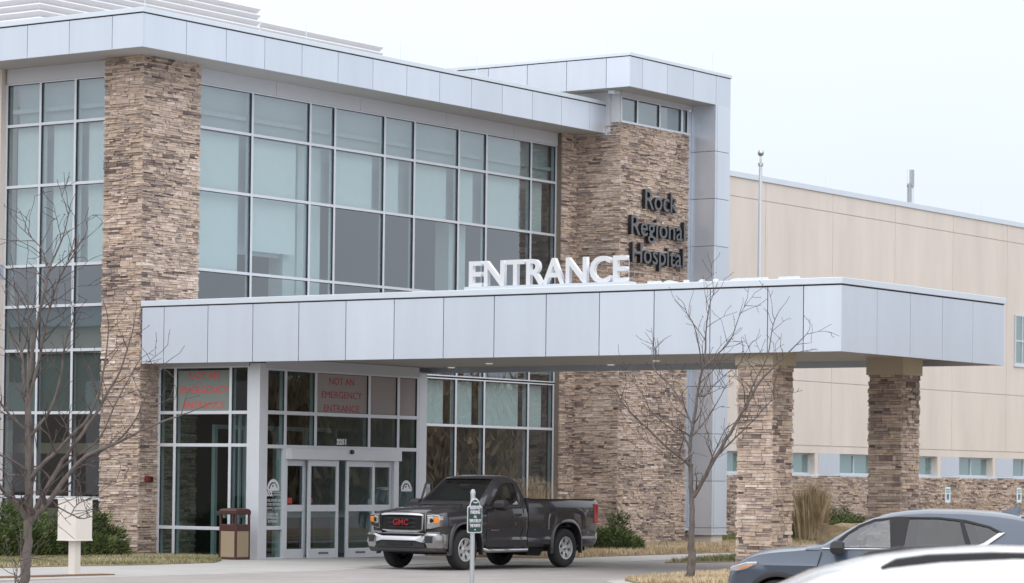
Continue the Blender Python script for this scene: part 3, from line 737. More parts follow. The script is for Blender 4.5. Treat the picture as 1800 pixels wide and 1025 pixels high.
ISL = [(-7.0, -18.1), (-5.6, -16.9), (-2, -16.2), (7.5, -15.38), (29.8, -14.4), (29.8, -23.5), (-3.5, -23.5)]
slab('island_turf', ISL, -.3, .05, m_soil)
mb = MB(); mb.box(.27, 1.2, -16.55, -15.62, -.3, .16); mb.box(5.74, 6.67, -16.55, -15.62, -.3, .16)
struct(mb.build('column_footing', m_conc2))
LAWN_L = [(-30, 4.3), (-30, -3.2), (-8.9, -4.2), (-6.6, -4.3), (-5.2, -4.55), (-3.8, -4.5), (-2.3, -4.35), (-1.0, -3.4), (-.3, -2.5), (.6, -2.2), (.6, -.05), (-.0, -.05), (-.05, 4.3)]
slab('lawn_bed', LAWN_L, -.3, -.015, m_soil)
LAWN_R = [(6.9, .2), (6.9, -5.4), (8.0, -6.85), (11, -6.45), (16.5, -6.2), (26, -6.15), (26, -1.0), (21.5, -1.1), (17.9, -1.1), (17.9, .2)]
slab('planting_bed', LAWN_R, -.3, -.01, m_soil)
LAWN_S = [(6.7, -10.0), (12.4, -8.42), (40, -8.05), (40, -9.0), (14, -10.0), (8.8, -10.55)]
slab('verge', LAWN_S, -.3, -.03, m_soil)
LAWN_F = [(22.6, 4.9), (22.6, -1.2), (26, -6.1), (78, -6.0), (78, 4.9)]
slab('lawn', LAWN_F, -.3, -.005, m_soil)
slab('mulch_strip', [(-14.5, -7.6), (-9.6, -7.9), (-9.6, -8.25), (-14.5, -8.2)], -.2, -.025, m_mulch)
def inside(p, poly):
    x, y = p; r = False; j = len(poly)-1
    for i in range(len(poly)):
        xi, yi = poly[i]; xj, yj = poly[j]
        if (yi > y) != (yj > y) and x < (xj-xi)*(y-yi)/(yj-yi)+xi: r = not r
        j = i
    return r
def blades(name, poly, z, count, m, seed, h=(.04, .10), shade=(.5, .25), box=None, wd=.012):
    rnd = random.Random(seed); mb = MB()
    bx = box or (min(p[0] for p in poly), max(p[0] for p in poly), min(p[1] for p in poly), max(p[1] for p in poly))
    k = 0; tries = 0
    while k < count and tries < count*6:
        tries += 1
        x, y = rnd.uniform(bx[0], bx[1]), rnd.uniform(bx[2], bx[3])
        if not inside((x, y), poly): continue
        k += 1; hh = rnd.uniform(*h); a = rnd.uniform(0, 6.28); ww = wd*rnd.uniform(.6, 1.3)
        dx, dy = math.cos(a), math.sin(a); ln = rnd.uniform(.2, 1.1)*hh
        pat = .28*math.sin(x*.9+1.3*math.sin(y*.7))*math.sin(y*1.1+x*.4)
        mb.cur = min(1, max(.001, rnd.gauss(shade[0]+pat, shade[1])))
        lx, ly = ln*math.cos(a+1.3), ln*math.sin(a+1.3)
        mb.tri((x-dx*ww, y-dy*ww, z-.01), (x+dx*ww, y+dy*ww, z-.01), (x+lx, y+ly, z+hh))
    o = mb.build(name, m, norm=False); return o
g1 = blades('turf_grass', LAWN_L, -.015, 60000, m_blade, 5, (.02, .07), (.52, .2), box=(-13, .6, -4.6, .5))
tag(g1, 'short half dormant grass in front of the left windows and juniper', 'grass', kind='stuff')
g2 = blades('dry_grass', LAWN_R, -.01, 70000, m_dry, 6, (.04, .16), (.55, .25), box=(6.9, 26, -6.9, -1.0), wd=.008)
tag(g2, 'straw coloured dry grass along the foot of the stone tower', 'grass', kind='stuff')
g3 = blades('verge_grass', LAWN_S, -.03, 14000, m_blade, 7, (.05, .13), (.5, .25), box=(6.5, 30, -10.7, -8.0))
tag(g3, 'narrow tongue of grass between the drive and the pavement', 'grass', kind='stuff')
g4 = blades('lawn_grass', LAWN_F, -.005, 40000, m_blade, 8, (.06, .16), (.22, .18), box=(22.6, 50, -6.2, 4.6), wd=.02)
tag(g4, 'greener grass on the lawn behind the canopy columns', 'grass', kind='stuff')
g5 = blades('island_grass', ISL, .05, 90000, m_dry, 9, (.03, .10), (.72, .2), box=(-9, 9, -21, -15.3), wd=.008)
tag(g5, 'pale dry grass on the island around the young tree', 'grass', kind='stuff')

# ---------------------------------------------------------------- plants
def juniper(name, label, loc, rx, ry, h, n, seed, spread=1.0, group=None):
    """low shrub built from many fine sprays"""
    rnd = random.Random(seed); t = thing(name, label, 'shrub', loc, group=group); mb = MB(); st_ = MB()
    clumps = []
    n = int(n*2.6)
    for i in range(max(10, int(n/330))):
        a = rnd.uniform(0, 6.28); r = rnd.random()**.5
        cx, cy = rx*r*math.cos(a), ry*r*math.sin(a); top = h*(1-.55*r*r)*rnd.uniform(.55, 1.12)
        clumps.append((cx, cy, top, rnd.uniform(-.25, .25)))
        st_.tube([(cx*.2, cy*.2, 0), (cx*.7, cy*.7, top*.45), (cx, cy, top*.8)], [.03, .02, .008], 5)
    per = n // len(clumps)
    for cx, cy, top, sh in clumps:
        for k in range(per):
            q = rnd.random(); z = top*(q**.8); rr_ = (.30+.16*rnd.random())*(1-.45*q)*spread
            a = rnd.uniform(0, 6.28); px_, py_ = cx+rr_*math.cos(a)*rnd.random()**.4, cy+rr_*math.sin(a)*rnd.random()**.4
            L = rnd.uniform(.05, .15); up = rnd.uniform(.1, .95)
            d = Vector((math.cos(a)*(1-up*.5), math.sin(a)*(1-up*.5), up)).normalized()*L
            s = d.cross(Vector((rnd.gauss(0,1), rnd.gauss(0,1), rnd.gauss(0,1)))).normalized()*L*.10
            mb.cur = min(1, max(.001, rnd.gauss(.5+sh, .2)))
            p = Vector((px_, py_, max(.01, z)))
            b = len(mb.v); mb.v += [tuple(p-s*.5), tuple(p+d*.5-s), tuple(p+d), tuple(p+d*.5+s), tuple(p+s*.5)]
            mb.face(b, b+1, b+2, b+3, b+4)
    mb.build('foliage', m_jun, t, norm=False); st_.build('stem', m_bark, t)
    return t
juniper('juniper_shrub', 'wide dark green juniper spreading in front of the left windows', (-3.6, .9, -.03), 1.9, .95, 1.20, 9000, 1)
juniper('juniper_shrub', 'rounded dark green juniper at the foot of the corner stone pier', (-1.75, .15, -.03), 1.05, .75, 1.08, 5200, 2)
juniper('juniper_shrub', 'dark green juniper behind the leafless tree at the left edge', (-5.5, 1.9, -.03), 1.5, 1.2, 1.25, 6000, 3)
juniper('juniper_shrub', 'ragged pointed juniper behind the tail of the pickup truck', (12.8, -4.4, -.03), .85, .7, .66, 3200, 4)
juniper('juniper_shrub', 'upright spike of juniper leaning against the stone tower', (13.7, -4.2, -.03), .28, .28, 1.12, 1500, 14, .55)
juniper('juniper_shrub', 'low green shrub between the metal fin and the near stone column', (24.6, .8, -.02), 1.1, 1.0, 1.15, 3800, 5)
juniper('juniper_shrub', 'wide green hedge shrub behind the limestone boulder', (33.0, .3, -.02), 2.2, 1.0, 1.0, 6000, 6)
juniper('juniper_shrub', 'green shrub farther right behind the roof of the grey car', (36.4, -.4, -.02), 1.5, 1.0, .95, 3800, 7)
def reed(name, label, loc, r, h, n, seed, plume=True):
    rnd = random.Random(seed); t = thing(name, label, 'ornamental grass', loc); mb = MB(); pl = MB()
    for i in range(n):
        a = rnd.uniform(0, 6.28); q = r*.62*rnd.random()**.5; hh = h*rnd.uniform(.35, 1.0); out_ = q + r*rnd.gauss(.10, .28)
        b = Vector((q*math.cos(a), q*math.sin(a), 0)); k2 = out_-q; m_ = b + Vector((math.cos(a)*k2*.35+rnd.gauss(0, .03), math.sin(a)*k2*.35+rnd.gauss(0, .03), hh*.6)); e_ = b + Vector((math.cos(a)*k2+rnd.gauss(0, .06), math.sin(a)*k2+rnd.gauss(0, .06), hh))
        s = Vector((-math.sin(a+rnd.uniform(-1, 1)), math.cos(a), 0))*rnd.uniform(.0025, .0055); mb.cur = min(1, max(.001, rnd.gauss(.62, .22)))
        k = len(mb.v); mb.v += [tuple(b-s), tuple(b+s), tuple(m_+s), tuple(e_), tuple(m_-s)]; mb.face(k, k+1, k+2, k+3, k+4)
        if plume and rnd.random() < .35:
            pl.cur = rnd.uniform(.55, 1)
            for j in range(6):
                d = Vector((rnd.gauss(0, .04), rnd.gauss(0, .04), rnd.uniform(-.22, .03))); v = e_ + d; w2 = Vector((rnd.gauss(0, .03), rnd.gauss(0, .03), rnd.uniform(.04, .12)))
                s2 = Vector((.02, .012, 0)); pl.quad(v-s2, v+s2, v+w2+s2*.4, v+w2-s2*.4)
    mb.build('stalks', m_dry, t, norm=False)
    if plume: pl.build('plumes', m_dry, t, norm=False)
    return t
reed('ornamental_grass', 'tall tan ornamental grass clump right of the near stone column', (29.0, -1.3, -.02), .74, 1.9, 2700, 1)
reed('ornamental_grass', 'tan plume grass rising behind the bed of the pickup truck', (12.3, -2.4, -.02), .85, 1.85, 1300, 2)
reed('ornamental_grass', 'faded tan grass clump by the wainscot behind the grey car roof', (46.5, 2.6, -.02), 1.1, 1.2, 900, 3)
reed('ornamental_grass', 'short straw clump in the bed beside the juniper by the truck tail', (10.3, -4.9, -.02), .7, .55, 700, 4, False)
# boulder
rnd = random.Random(3); bm = bmesh.new(); bmesh.ops.create_cube(bm, size=1.0); bmesh.ops.subdivide_edges(bm, edges=bm.edges, cuts=5, use_grid_fill=True)
for v in bm.verts:
    v.co.x *= 1.7; v.co.y *= 1.1; v.co.z *= 1.0
    v.co += Vector((rnd.gauss(0, .03), rnd.gauss(0, .03), rnd.gauss(0, .025))) + Vector((.08*math.sin(v.co.z*5), 0, .05*math.sin(v.co.x*3+v.co.y*4)))
me = bpy.data.meshes.new('limestone_boulder'); bm.to_mesh(me); bm.free(); me.materials.append(m_rock)
o = bpy.data.objects.new('limestone_boulder', me); COL.objects.link(o); p = ground_at((1508-900)/5128*64, 64, .36); o.location = p; o.rotation_euler = (0, 0, -.93)
tag(o, 'blocky tan limestone boulder behind the bonnet of the grey car', 'boulder')

# leafless trees: limbs follow hand-set polylines, then fork into twigs
def bare_tree(name, label, loc, trunk, limbs, seed, dens=1.0, group=None, twig=True):
    """trunk/limbs: lists of (across, height, depth, radius) in the tree's own metres"""
    rnd = random.Random(seed); t = thing(name, label, 'tree', loc, group=group); tb, lb, tw = MB(), MB(), MB()
    cv = lambda q: RIGHT*q[0] + FWD*q[2] + Vector((0, 0, q[1]))
    def smooth_path(pts):
        P = [cv(q) for q in pts]; Rr = [q[3] for q in pts]; o_, r_ = [P[0]], [Rr[0]]
        for i in range(len(P)-1):
            p0 = P[max(i-1, 0)]; p1 = P[i]; p2 = P[i+1]; p3 = P[min(i+2, len(P)-1)]
            for s in (.25, .5, .75, 1.0):
                s2, s3 = s*s, s*s*s
                q = .5*((2*p1)+(p2-p0)*s+(2*p0-5*p1+4*p2-p3)*s2+(3*p1-p0-3*p2+p3)*s3)
                o_.append(q + Vector((rnd.gauss(0, 1), rnd.gauss(0, 1), rnd.gauss(0, 1)))*Rr[i]*.12); r_.append(Rr[i]+(Rr[i+1]-Rr[i])*s)
        return o_, r_
    def twigs(p, d, L, r, lev):
        k = max(3, int(L/.11)); pts, rad = [p.copy()], [r]; q = p.copy(); dd_ = d.copy()
        for i in range(k):
            dd_ = (dd_ + Vector((rnd.gauss(0, .17), rnd.gauss(0, .17), rnd.gauss(.035, .15)))).normalized()
            q = q + dd_*(L/k); pts.append(q.copy()); rad.append(max(.0037, r*(1-.7*(i+1)/k)))
            if lev > 0 and i >= 1 and rnd.random() < .62*dens:
                a = Vector((rnd.gauss(0, 1), rnd.gauss(0, 1), rnd.gauss(.25, .6))); a = (a - dd_*a.dot(dd_)).normalized()
                twigs(q, (dd_*rnd.uniform(.45, .95)+a*.75).normalized(), L*rnd.uniform(.35, .65), max(.0045, rad[-1]*.75), lev-1)
            if lev == 0 and rnd.random() < .3:          # buds
                e_ = q + Vector((rnd.gauss(0, 1), rnd.gauss(0, 1), rnd.gauss(0, 1)))*.012
                tw.tube([q, e_], [.006, .004], 4, False)
        tw.tube(pts, rad, 5, False)
    P, Rd = smooth_path(trunk); tb.tube(P, Rd, 10)
    for lm in limbs:
        P, Rd = smooth_path(lm); lb.tube(P, Rd, 7)
        for i in range(2, len(P)):
            if twig and rnd.random() < .62*dens and Rd[i] < .05:
                d = (P[i]-P[i-1]).normalized(); a = Vector((rnd.gauss(0, 1), rnd.gauss(0, 1), rnd.gauss(.2, .6))); a = (a-d*a.dot(d)).normalized()
                twigs(P[i], (d*.6+a*.8+Vector((0, 0, .15))).normalized(), rnd.uniform(.3, .7), max(.0065, Rd[i]*.5), 1)
        if twig: twigs(P[-1], (P[-1]-P[-2]).normalized(), rnd.uniform(.25, .45), max(.0055, Rd[-1]), 1)
    tk = tb.build('trunk', m_bark, t, smooth=True, angle=60); br = lb.build('limbs', m_bark, t, smooth=True, norm=False, angle=70)
    if twig: tw.build('crown', m_twig, t, norm=False)
    return t
def px_tree(base, k, lines, r0, r1, seed):               # picture polyline of a limb -> metres from the foot, with depth of its own
    rnd = random.Random(seed); res = []
    for ln in lines:
        n = len(ln)-1; dz = rnd.uniform(-.9, .9); d0 = ln[0][2] if len(ln[0]) > 2 else 0; ra, rb = ln[-1] if isinstance(ln[-1], list) else (r0, r1)
        pts = [q for q in ln if isinstance(q, tuple)]; m = len(pts)-1
        res.append([((q[0]-base[0])*k, (base[1]-q[1])*k, dz*(i/m), ra+(rb-ra)*(i/m)) for i, q in enumerate(pts)])
    return res
B1, K1 = (45, 1092), 40/5128
T1 = px_tree(B1, K1, [[(45, 1096), (47, 1040), (49, 1010), (51, 965), (52.5, 918), (52.5, 865), (51, 800), (50, 740), (49, 700), [.072, .042]]], .07, .04, 1)[0]
T1 = [(q[0], q[1], 0, q[3]) for q in T1]
L1 = [[(a, b, c, r*1.22) for a, b, c, r in lm] for lm in px_tree(B1, K1, [
 [(54, 920), (70, 902), (88, 885), (124, 836), (158, 801), (210, 779), (270, 749), (325, 728), [.040, .008]],
 [(52, 915), (38, 890), (22, 872), (4, 846), (-20, 810), (-40, 760), [.034, .012]],
 [(60, 905), (76, 875), (109, 816), (124, 794), (169, 730), (188, 696), (214, 648), (233, 585), [.034, .007]],
 [(53, 845), (75, 820), (109, 790), (126, 771), (161, 736), (181, 690), (194, 630), (200, 575), [.027, .006]],
 [(52, 830), (30, 812), (8, 798), (-15, 780), [.018, .006]],
 [(52, 838), (25, 836), (0, 850), [.014, .006]],
 [(49, 735), (40, 690), (32, 640), (24, 600), (18, 550), (5, 500), [.026, .006]],
 [(49, 705), (48, 680), (54, 600), (66, 530), (75, 476), (81, 452), (97, 411), (106, 362), [.030, .005]],
 [(49, 720), (46, 640), (43, 572), (38, 520), (33, 480), [.020, .006]],
 [(51, 700), (72, 620), (82, 568), (96, 520), (112, 482), (130, 456), (148, 428), [.020, .005]],
 [(78, 470), (70, 440), (50, 418), (28, 398), [.010, .004]],
 [(52, 770), (90, 720), (110, 660), (118, 610), (135, 560), [.020, .006]],
 [(100, 830), (140, 800), (180, 770), (215, 700), (250, 640), [.016, .005]],
 [(190, 786), (220, 765), (245, 735), (268, 690), (300, 640), [.012, .004]],
 [(50, 760), (20, 730), (-5, 690), (-25, 640), [.018, .006]],
 [(92, 880), (102, 892), (122, 905), (138, 912), (147, 909), [.009, .006]], [(127, 906), (133, 888), (150, 877), (175, 872), [.008, .004]]], .03, .006, 4)]
bare_tree('bare_tree', 'leafless young tree at the left edge in front of the cream box on a post', ground_at((45-900)/5128*40, 40, -.20), T1, L1, 11, .95)
B2, K2 = (1216, 1016), 52.5/5128
T2 = px_tree(B2, K2, [[(1216, 1022), (1217, 1000), (1219, 975), (1217.5, 940), (1218, 900), (1217, 870), (1216, 845), (1215, 810), [.085, .048]]], .07, .04, 1)[0]
T2 = [(q[0], q[1], 0, q[3]*(.78 if i > 2 else 1)) for i, q in enumerate(T2)]
L2 = px_tree(B2, K2, [
 [(1218, 868), (1230, 852), (1255, 805), (1284, 754), (1310, 709), (1333, 667), (1359, 638), (1391, 606), (1416, 580), [.045, .006]],
 [(1312, 700), (1325, 665), (1347, 620), (1356, 565), (1366, 541), [.016, .005]],
 [(1262, 795), (1290, 765), (1320, 735), (1350, 700), (1372, 690), [.018, .005]],
 [(1215, 815), (1214, 790), (1216, 763), (1224, 716), (1230, 670), (1241, 617), (1243, 568), (1250, 524), (1256, 508), [.040, .005]],
 [(1215, 815), (1200, 802), (1176, 785), (1145, 757), (1113, 728), (1092, 706), (1080, 690), (1060, 680), [.028, .005]],
 [(1215, 785), (1205, 768), (1183, 751), (1145, 719), (1130, 690), (1104, 655), [.022, .005]],
 [(1217, 745), (1204, 711), (1180, 673), (1157, 650), (1148, 626), (1150, 592), [.020, .005]],
 [(1233, 655), (1228, 615), (1216, 568), (1204, 552), (1197, 536), [.013, .004]],
 [(1236, 640), (1262, 615), (1283, 591), (1298, 550), (1309, 530), [.015, .004]],
 [(1218, 760), (1240, 735), (1262, 700), (1277, 672), [.018, .005]],
 [(1222, 870), (1240, 830), (1250, 800), (1262, 770), (1275, 745), (1300, 735), [.016, .005]],
 [(1215, 800), (1190, 812), (1165, 790), (1140, 775), [.014, .004]],
 [(1228, 690), (1240, 690), (1255, 672), (1290, 640), (1318, 622), [.012, .004]]], .03, .006, 9)
bare_tree('bare_tree', 'leafless young tree on the dry grass island in front of the canopy', ground_at((1216-900)/5128*52.5, 52.5, .02), T2, L2, 12, .8)
# small leafless sapling at the foot of the left tree
B3, K3 = (33, 1060), 39/5128
bare_tree('bare_sapling', 'tiny dark leafless sapling at the foot of the left tree', ground_at((33-900)/5128*39, 39, -.2), [(0, -.3, 0, .014), (0, .3, 0, .011), (-.02, .7, 0, .008)],
          px_tree(B3, K3, [[(33, 1010), (30, 990), (20, 970), (8, 955), [.006, .003]], [(32, 1000), (34, 970), (28, 930), (22, 905), [.006, .003]], [(33, 1015), (38, 990), (46, 965), (55, 945), [.005, .003]]], .006, .003, 2), 5, .45)

# woodland across the street, seen in the glass
def simple_tree(loc, h, seed, label):
    rnd = random.Random(seed); tr = [(0, -.3, 0, .16), (.1, h*.2, 0, .13), (.0, h*.4, .1, .10)]; lm = []
    for i in range(17):
        a = rnd.uniform(0, 6.28); z0 = h*rnd.uniform(.2, .42); r = h*rnd.uniform(.12, .30); z1 = z0+h*rnd.uniform(.3, .55)
        lm.append([(0, z0, 0, .05), (r*.4*math.cos(a)+rnd.gauss(0, .1), z0+(z1-z0)*.35, r*.4*math.sin(a), .036), (r*.8*math.cos(a), z0+(z1-z0)*.7, r*.8*math.sin(a)+rnd.gauss(0, .15), .022), (r*math.cos(a), z1, r*math.sin(a), .012)])
    return bare_tree('bare_tree', label, loc, tr, lm, seed, .95, 'leafless trees across the lot')
t0 = simple_tree((62, -33, -.2), 7.5, 101, 'leafless tree across the lot, seen only as a reflection in the glass')
for k, (x0, y0, a, s_) in enumerate(((55, -29.5, 1.0, .8), (69, -38, 2.1, .95), (73, -33, 3.0, .7), (58, -38, 4.2, .9), (66, -27, 5.2, .75))):
    c = copy_tree(t0); c.location = (x0, y0, -.2); c.rotation_euler = (0, 0, a); c.scale = (s_, s_, s_)
rnd = random.Random(77); mb = MB()
for i in range(16000):
    x0 = rnd.uniform(46, 86); y0 = -19 - (x0-48)*.62 + rnd.gauss(0, 2.4); h = (4.6+1.2*math.sin(x0*.8))*rnd.random()**1.2; mb.cur = min(1, max(.001, rnd.gauss(.12, .15)))
    for k in range(3):
        d = Vector((rnd.gauss(0, .3), rnd.gauss(0, .3), rnd.uniform(.3, .9))); p = Vector((x0+rnd.gauss(0, .2), y0+rnd.gauss(0, .2), -.2+h*rnd.random()))
        s_ = Vector((rnd.gauss(0, .035), rnd.gauss(0, .035), .01)); mb.tri(p-s_, p+s_, p+d)
o = mb.build('thicket', m_dry, norm=False); tag(o, 'brown winter thicket across the lot, seen in the window reflections', 'thicket', kind='stuff')

# ---------------------------------------------------------------- vehicles
def paint(name, col, rough=.28, coat=.7, metal=.25, var=0.04): return mat(name, col, rough, metal, var=var, vscale=1.2, coat=coat)
m_truck = paint('charcoal metallic paint', (.030, .029, .035), .26, 1.0, .3, .12)
m_suv = paint("slate blue metallic paint", (.068, .088, .122), .30, .7, .4)
m_wcar = paint('white car paint', (.84, .86, .88), .25, .8, 0, .01)
m_chrome = mat('chrome', (.46, .465, .48), .16, 1.0); m_rim = mat('painted steel rim', (.46, .46, .47), .35, .5)
m_rubber = mat('tyre rubber', (.022, .022, .023), .85, var=.15, vscale=8); m_plast = mat('black plastic', (.018, .018, .02), .5)
m_arch = mat('wheel well', (.006, .006, .006), .95); m_trim = mat('satin black trim', (.022, .022, .025), .4, spec=.25)
m_amber = mat('amber lens', (.75, .22, .02), .2, coat=1); m_redl = mat('red lens', (.45, .015, .02), .2, coat=1)
m_lens = mat('clear headlamp lens', (.55, .57, .6), .12, .6, coat=1); m_seat = mat('seat cloth', (.05, .05, .055), .9)
m_cabin = mat('light cabin trim', (.42, .45, .46), .8); m_cglass = glass('car glass', (.62, .71, .70), .085); m_cglass_d = glass('privacy glass', (.24, .25, .25), .05)
m_wshield = glass('windscreen glass', (.50, .60, .56), .075); m_tglass = glass('door glass', (.55, .62, .62), .20)

def wheel(parent, cx, cy, r, wid, side, spokes, rim_r, m_r, hubm):
    """side -1: outer face towards -y"""
    t = bpy.data.objects.new('wheel', None); COL.objects.link(t); t.parent = parent; t.location = (cx, cy, r)
    ax = (0, side, 0); h = wid/2
    mb = MB(); mb.lathe([(rim_r*.98, -h*.9), (r*.90, -h), (r*.97, -h*.82), (r, -h*.55), (r, h*.55), (r*.97, h*.82), (r*.90, h), (rim_r+.012, h*.93), (rim_r*.98, h*.75)], (0, 0, 0), ax, 36)
    mb.build('tyre', m_rubber, t, smooth=True, angle=50)
    mb = MB(); mb.lathe([(rim_r+.012, h*.90), (rim_r, h*.98), (rim_r-.02, h*.92), (rim_r-.03, h*.45), (rim_r-.05, h*.1), (rim_r-.05, -h*.8)], (0, 0, 0), ax, 36)
    mb.lathe([(.0, h*.74), (.055, h*.74), (.075, h*.62), (.095, h*.56)], (0, 0, 0), ax, 20)
    for k in range(spokes):
        a = 2*math.pi*k/spokes + .25; w0, w1 = .045, .075; R0, R1 = .06, rim_r-.015
        d = Vector((math.cos(a), 0, math.sin(a))); s = Vector((-math.sin(a), 0, math.cos(a)))
        n = Vector(ax); A = d*R0+n*h*.60; Bq = d*R1+n*h*.80
        mb.loft([[A-s*w0, A+s*w0, A+s*w0*.8-n*.04, A-s*w0*.8-n*.04], [d*(R1*.6)+n*h*.74-s*w0*.8, d*(R1*.6)+n*h*.74+s*w0*.8, d*(R1*.6)+n*h*.5+s*w0*.7, d*(R1*.6)+n*h*.5-s*w0*.7],
                 [Bq-s*w1, Bq+s*w1, Bq+s*w1-n*.05, Bq-s*w1-n*.05]], cap=True, loop=True)
    mb.build('rim', m_r, t, smooth=True, angle=30)
    mb = MB(); mb.lathe([(0, h*.05), (rim_r-.04, h*.05), (rim_r-.04, -h*.7)], (0, 0, 0), ax, 24); mb.build('brake_disc', m_arch, t)
    mb = MB(); mb.lathe([(0, h*.80), (.03, h*.80), (.042, h*.74), (.042, h*.5)], (0, 0, 0), ax, 14); mb.build('hub_cap', hubm, t, smooth=True)
    return t
def arch_cut(cx, zc, rx, rz, y0, y1, p=2.6):
    mb = MB(); pts = []
    for i in range(28):
        a = 2*math.pi*i/28; c, s = math.cos(a), math.sin(a)
        pts.append((cx+rx*math.copysign(abs(c)**(2/p), c), y0, zc+rz*math.copysign(abs(s)**(2/p), s)))
    mb.prism(pts, (0, y1-y0, 0)); return mb.build('cutter', m_arch)
def flare(cx, zc, rx, rz, y, side, wd, pr, m, parent, p=2.6, a0=-.12, a1=math.pi+.12, name='wheel_arch'):
    mb = MB(); secs = []
    for i in range(29):
        a = a0+(a1-a0)*i/28; c, s = math.cos(a), math.sin(a); f = lambda R, v: R*math.copysign(abs(v)**(2/p), v)
        q = lambda k, yy: (cx+f(rx+k, c), yy, zc+f(rz+k, s))
        secs.append([q(0, y-side*.06), q(0, y+side*pr), q(wd*.55, y+side*pr), q(wd, y+side*.004), q(wd, y-side*.06)])
    mb.loft(secs, cap=True, loop=True); return mb.build(name, m, parent, smooth=True, angle=40)
def sym(half):                                           # half section (y>=0 from bottom centre to top centre) -> full loop
    return [( x, -y, z) for x, y, z in reversed(half) if y > 0] + [h for h in half]
def polyprism(pts_xz, y0, y1):
    mb = MB(); mb.prism([(x, y0, z) for x, z in pts_xz], (0, y1-y0, 0)); return mb.build('cutter', m_arch)
def lerp_tab(tab, x):
    if x <= tab[0][0]: return tab[0][1]
    for (a, va), (b, vb) in zip(tab, tab[1:]):
        if x <= b: return va+(vb-va)*(x-a)/(b-a)
    return tab[-1][1]

# ---- pickup truck: local x runs from the nose to the tail, -y is the driver's side
A_T = R_(-4.0); ca, sa = math.cos(A_T), math.sin(A_T)
wx, wy = -1.30, -10.25; fx, fy = .97, -.98
trk = thing('pickup_truck', 'dark charcoal pickup truck with a long bed parked under the canopy at the doors', 'pickup truck',
            (wx-(fx*ca-fy*sa), wy-(fx*sa+fy*ca), -.055), A_T)
trk.scale = (.985, 1, 1.045)
def low_sec(x, w_, zt, zc, zb):
    return sym([(x, 0, zb), (x, w_-.14, zb), (x, w_-.03, zb+.07), (x, w_-.012, .58), (x, w_-.035, .635), (x, w_-.005, .80), (x, w_-.004, zt-.16), (x, w_-.02, zt-.05), (x, w_-.06, zt), (x, w_*.72, zt+(zc-zt)*.55), (x, w_*.5, zt+(zc-zt)*.8), (x, 0, zc)])
st_ = [(.19, .80, 1.05, 1.075, .60), (.21, .90, 1.09, 1.115, .5), (.29, .965, 1.11, 1.15, .42), (.45, .99, 1.135, 1.19, .40), (.97, 1.0, 1.165, 1.235, .40), (1.40, 1.0, 1.19, 1.265, .40), (1.62, 1.0, 1.21, 1.25, .40)]
mb = MB(); mb.loft([low_sec(*s) for s in st_], cap=True, loop=True)
body = mb.build('front_body', m_truck, trk, smooth=True, angle=30)
boolean(body, [arch_cut(.97, .40, .475, .50, -1.2, -.55), arch_cut(.97, .40, .475, .50, .55, 1.2)])
# raised bonnet panel
mb = MB(); mb.loft([[(x, -w_, z-.03), (x, -w_+.06, z), (x, 0, z+.012), (x, w_-.06, z), (x, w_, z-.03)] for x, w_, z in ((.21, .50, 1.105), (.26, .53, 1.152), (.45, .56, 1.198), (.97, .60, 1.245), (1.42, .62, 1.272))], cap=False)
mb.build('bonnet_bulge', m_truck, trk, smooth=True)
for sd_ in (-1, 1): flare(.97, .40, .475, .50, sd_*.985, sd_, .085, .03, m_truck, trk)
# cab: doors and pillars
cs = [(1.63, 1.0), (1.8, 1.0), (2.4, 1.0), (2.93, 1.0), (3.0, .985)]
mb = MB(); mb.loft([sym([(x, 0, .36), (x, w_-.12, .36), (x, w_-.04, .42), (x, w_-.012, .58), (x, w_-.035, .635), (x, w_-.003, .82), (x, w_-.003, 1.06), (x, w_-.03, 1.20), (x, w_-.07, 1.245), (x, 0, 1.25)]) for x, w_ in cs], cap=True, loop=True)
cab = mb.build('cab_body', m_truck, trk, smooth=True, angle=30)
ROOF = [(1.50, 1.25), (1.62, 1.33), (2.12, 1.715), (2.24, 1.79), (2.34, 1.825), (2.55, 1.850), (2.75, 1.845), (2.86, 1.80), (2.97, 1.55), (3.03, 1.25)]
def cabw(z): return .925 - (z-1.25)*.30
mb = MB(); mb.loft([sym([(x, 0, 1.20), (x, .925, 1.20), (x, cabw(max(1.21, z-.07)), max(1.205, z-.07)), (x, cabw(z)-.06, max(1.207, z-.012)), (x, cabw(z)*.6, max(1.208, z+.012)), (x, 0, max(1.21, z+.018))]) for x, z in ROOF], cap=True, loop=True)
gh = mb.build('cab_roof', m_truck, trk, smooth=True, angle=35)
inn = MB(); inn.loft([[(x, -y_, z) for x, y_, z in q] for q in [[(1.74, .80, 1.27), (2.30, .66, 1.735), (2.76, .66, 1.755), (2.93, .80, 1.27)], [(1.74, -.80, 1.27), (2.30, -.66, 1.735), (2.76, -.66, 1.755), (2.93, -.80, 1.27)]]], cap=True, loop=True)
inn = inn.build('cutter', m_arch)
win = polyprism([(1.86, 1.285), (2.00, 1.40), (2.34, 1.685), (2.45, 1.70), (2.70, 1.70), (2.74, 1.66), (2.78, 1.285)], -1.2, 1.2)
wsc = MB(); nx, nz = -.606, .795
c_ = [(1.60, -.76, 1.30), (1.60, .76, 1.30), (2.19, .63, 1.755), (2.19, -.63, 1.755)]
wsc.prism([(a+.14, b, c) for a, b, c in c_], (-.45, 0, .15)); wsc = wsc.build('cutter', m_arch)
rwn = MB(); rwn.prism([(2.80, -.62, 1.32), (2.80, .62, 1.32), (2.80, .56, 1.68), (2.80, -.56, 1.68)], (.5, 0, 0)); rwn = rwn.build('cutter', m_arch)
boolean(gh, [inn, win, wsc, rwn])
mb = MB(); mb.quad((1.615, -.78, 1.305), (1.615, .78, 1.305), (2.205, .64, 1.765), (2.205, -.64, 1.765)); mb.build('windscreen', m_wshield, trk)
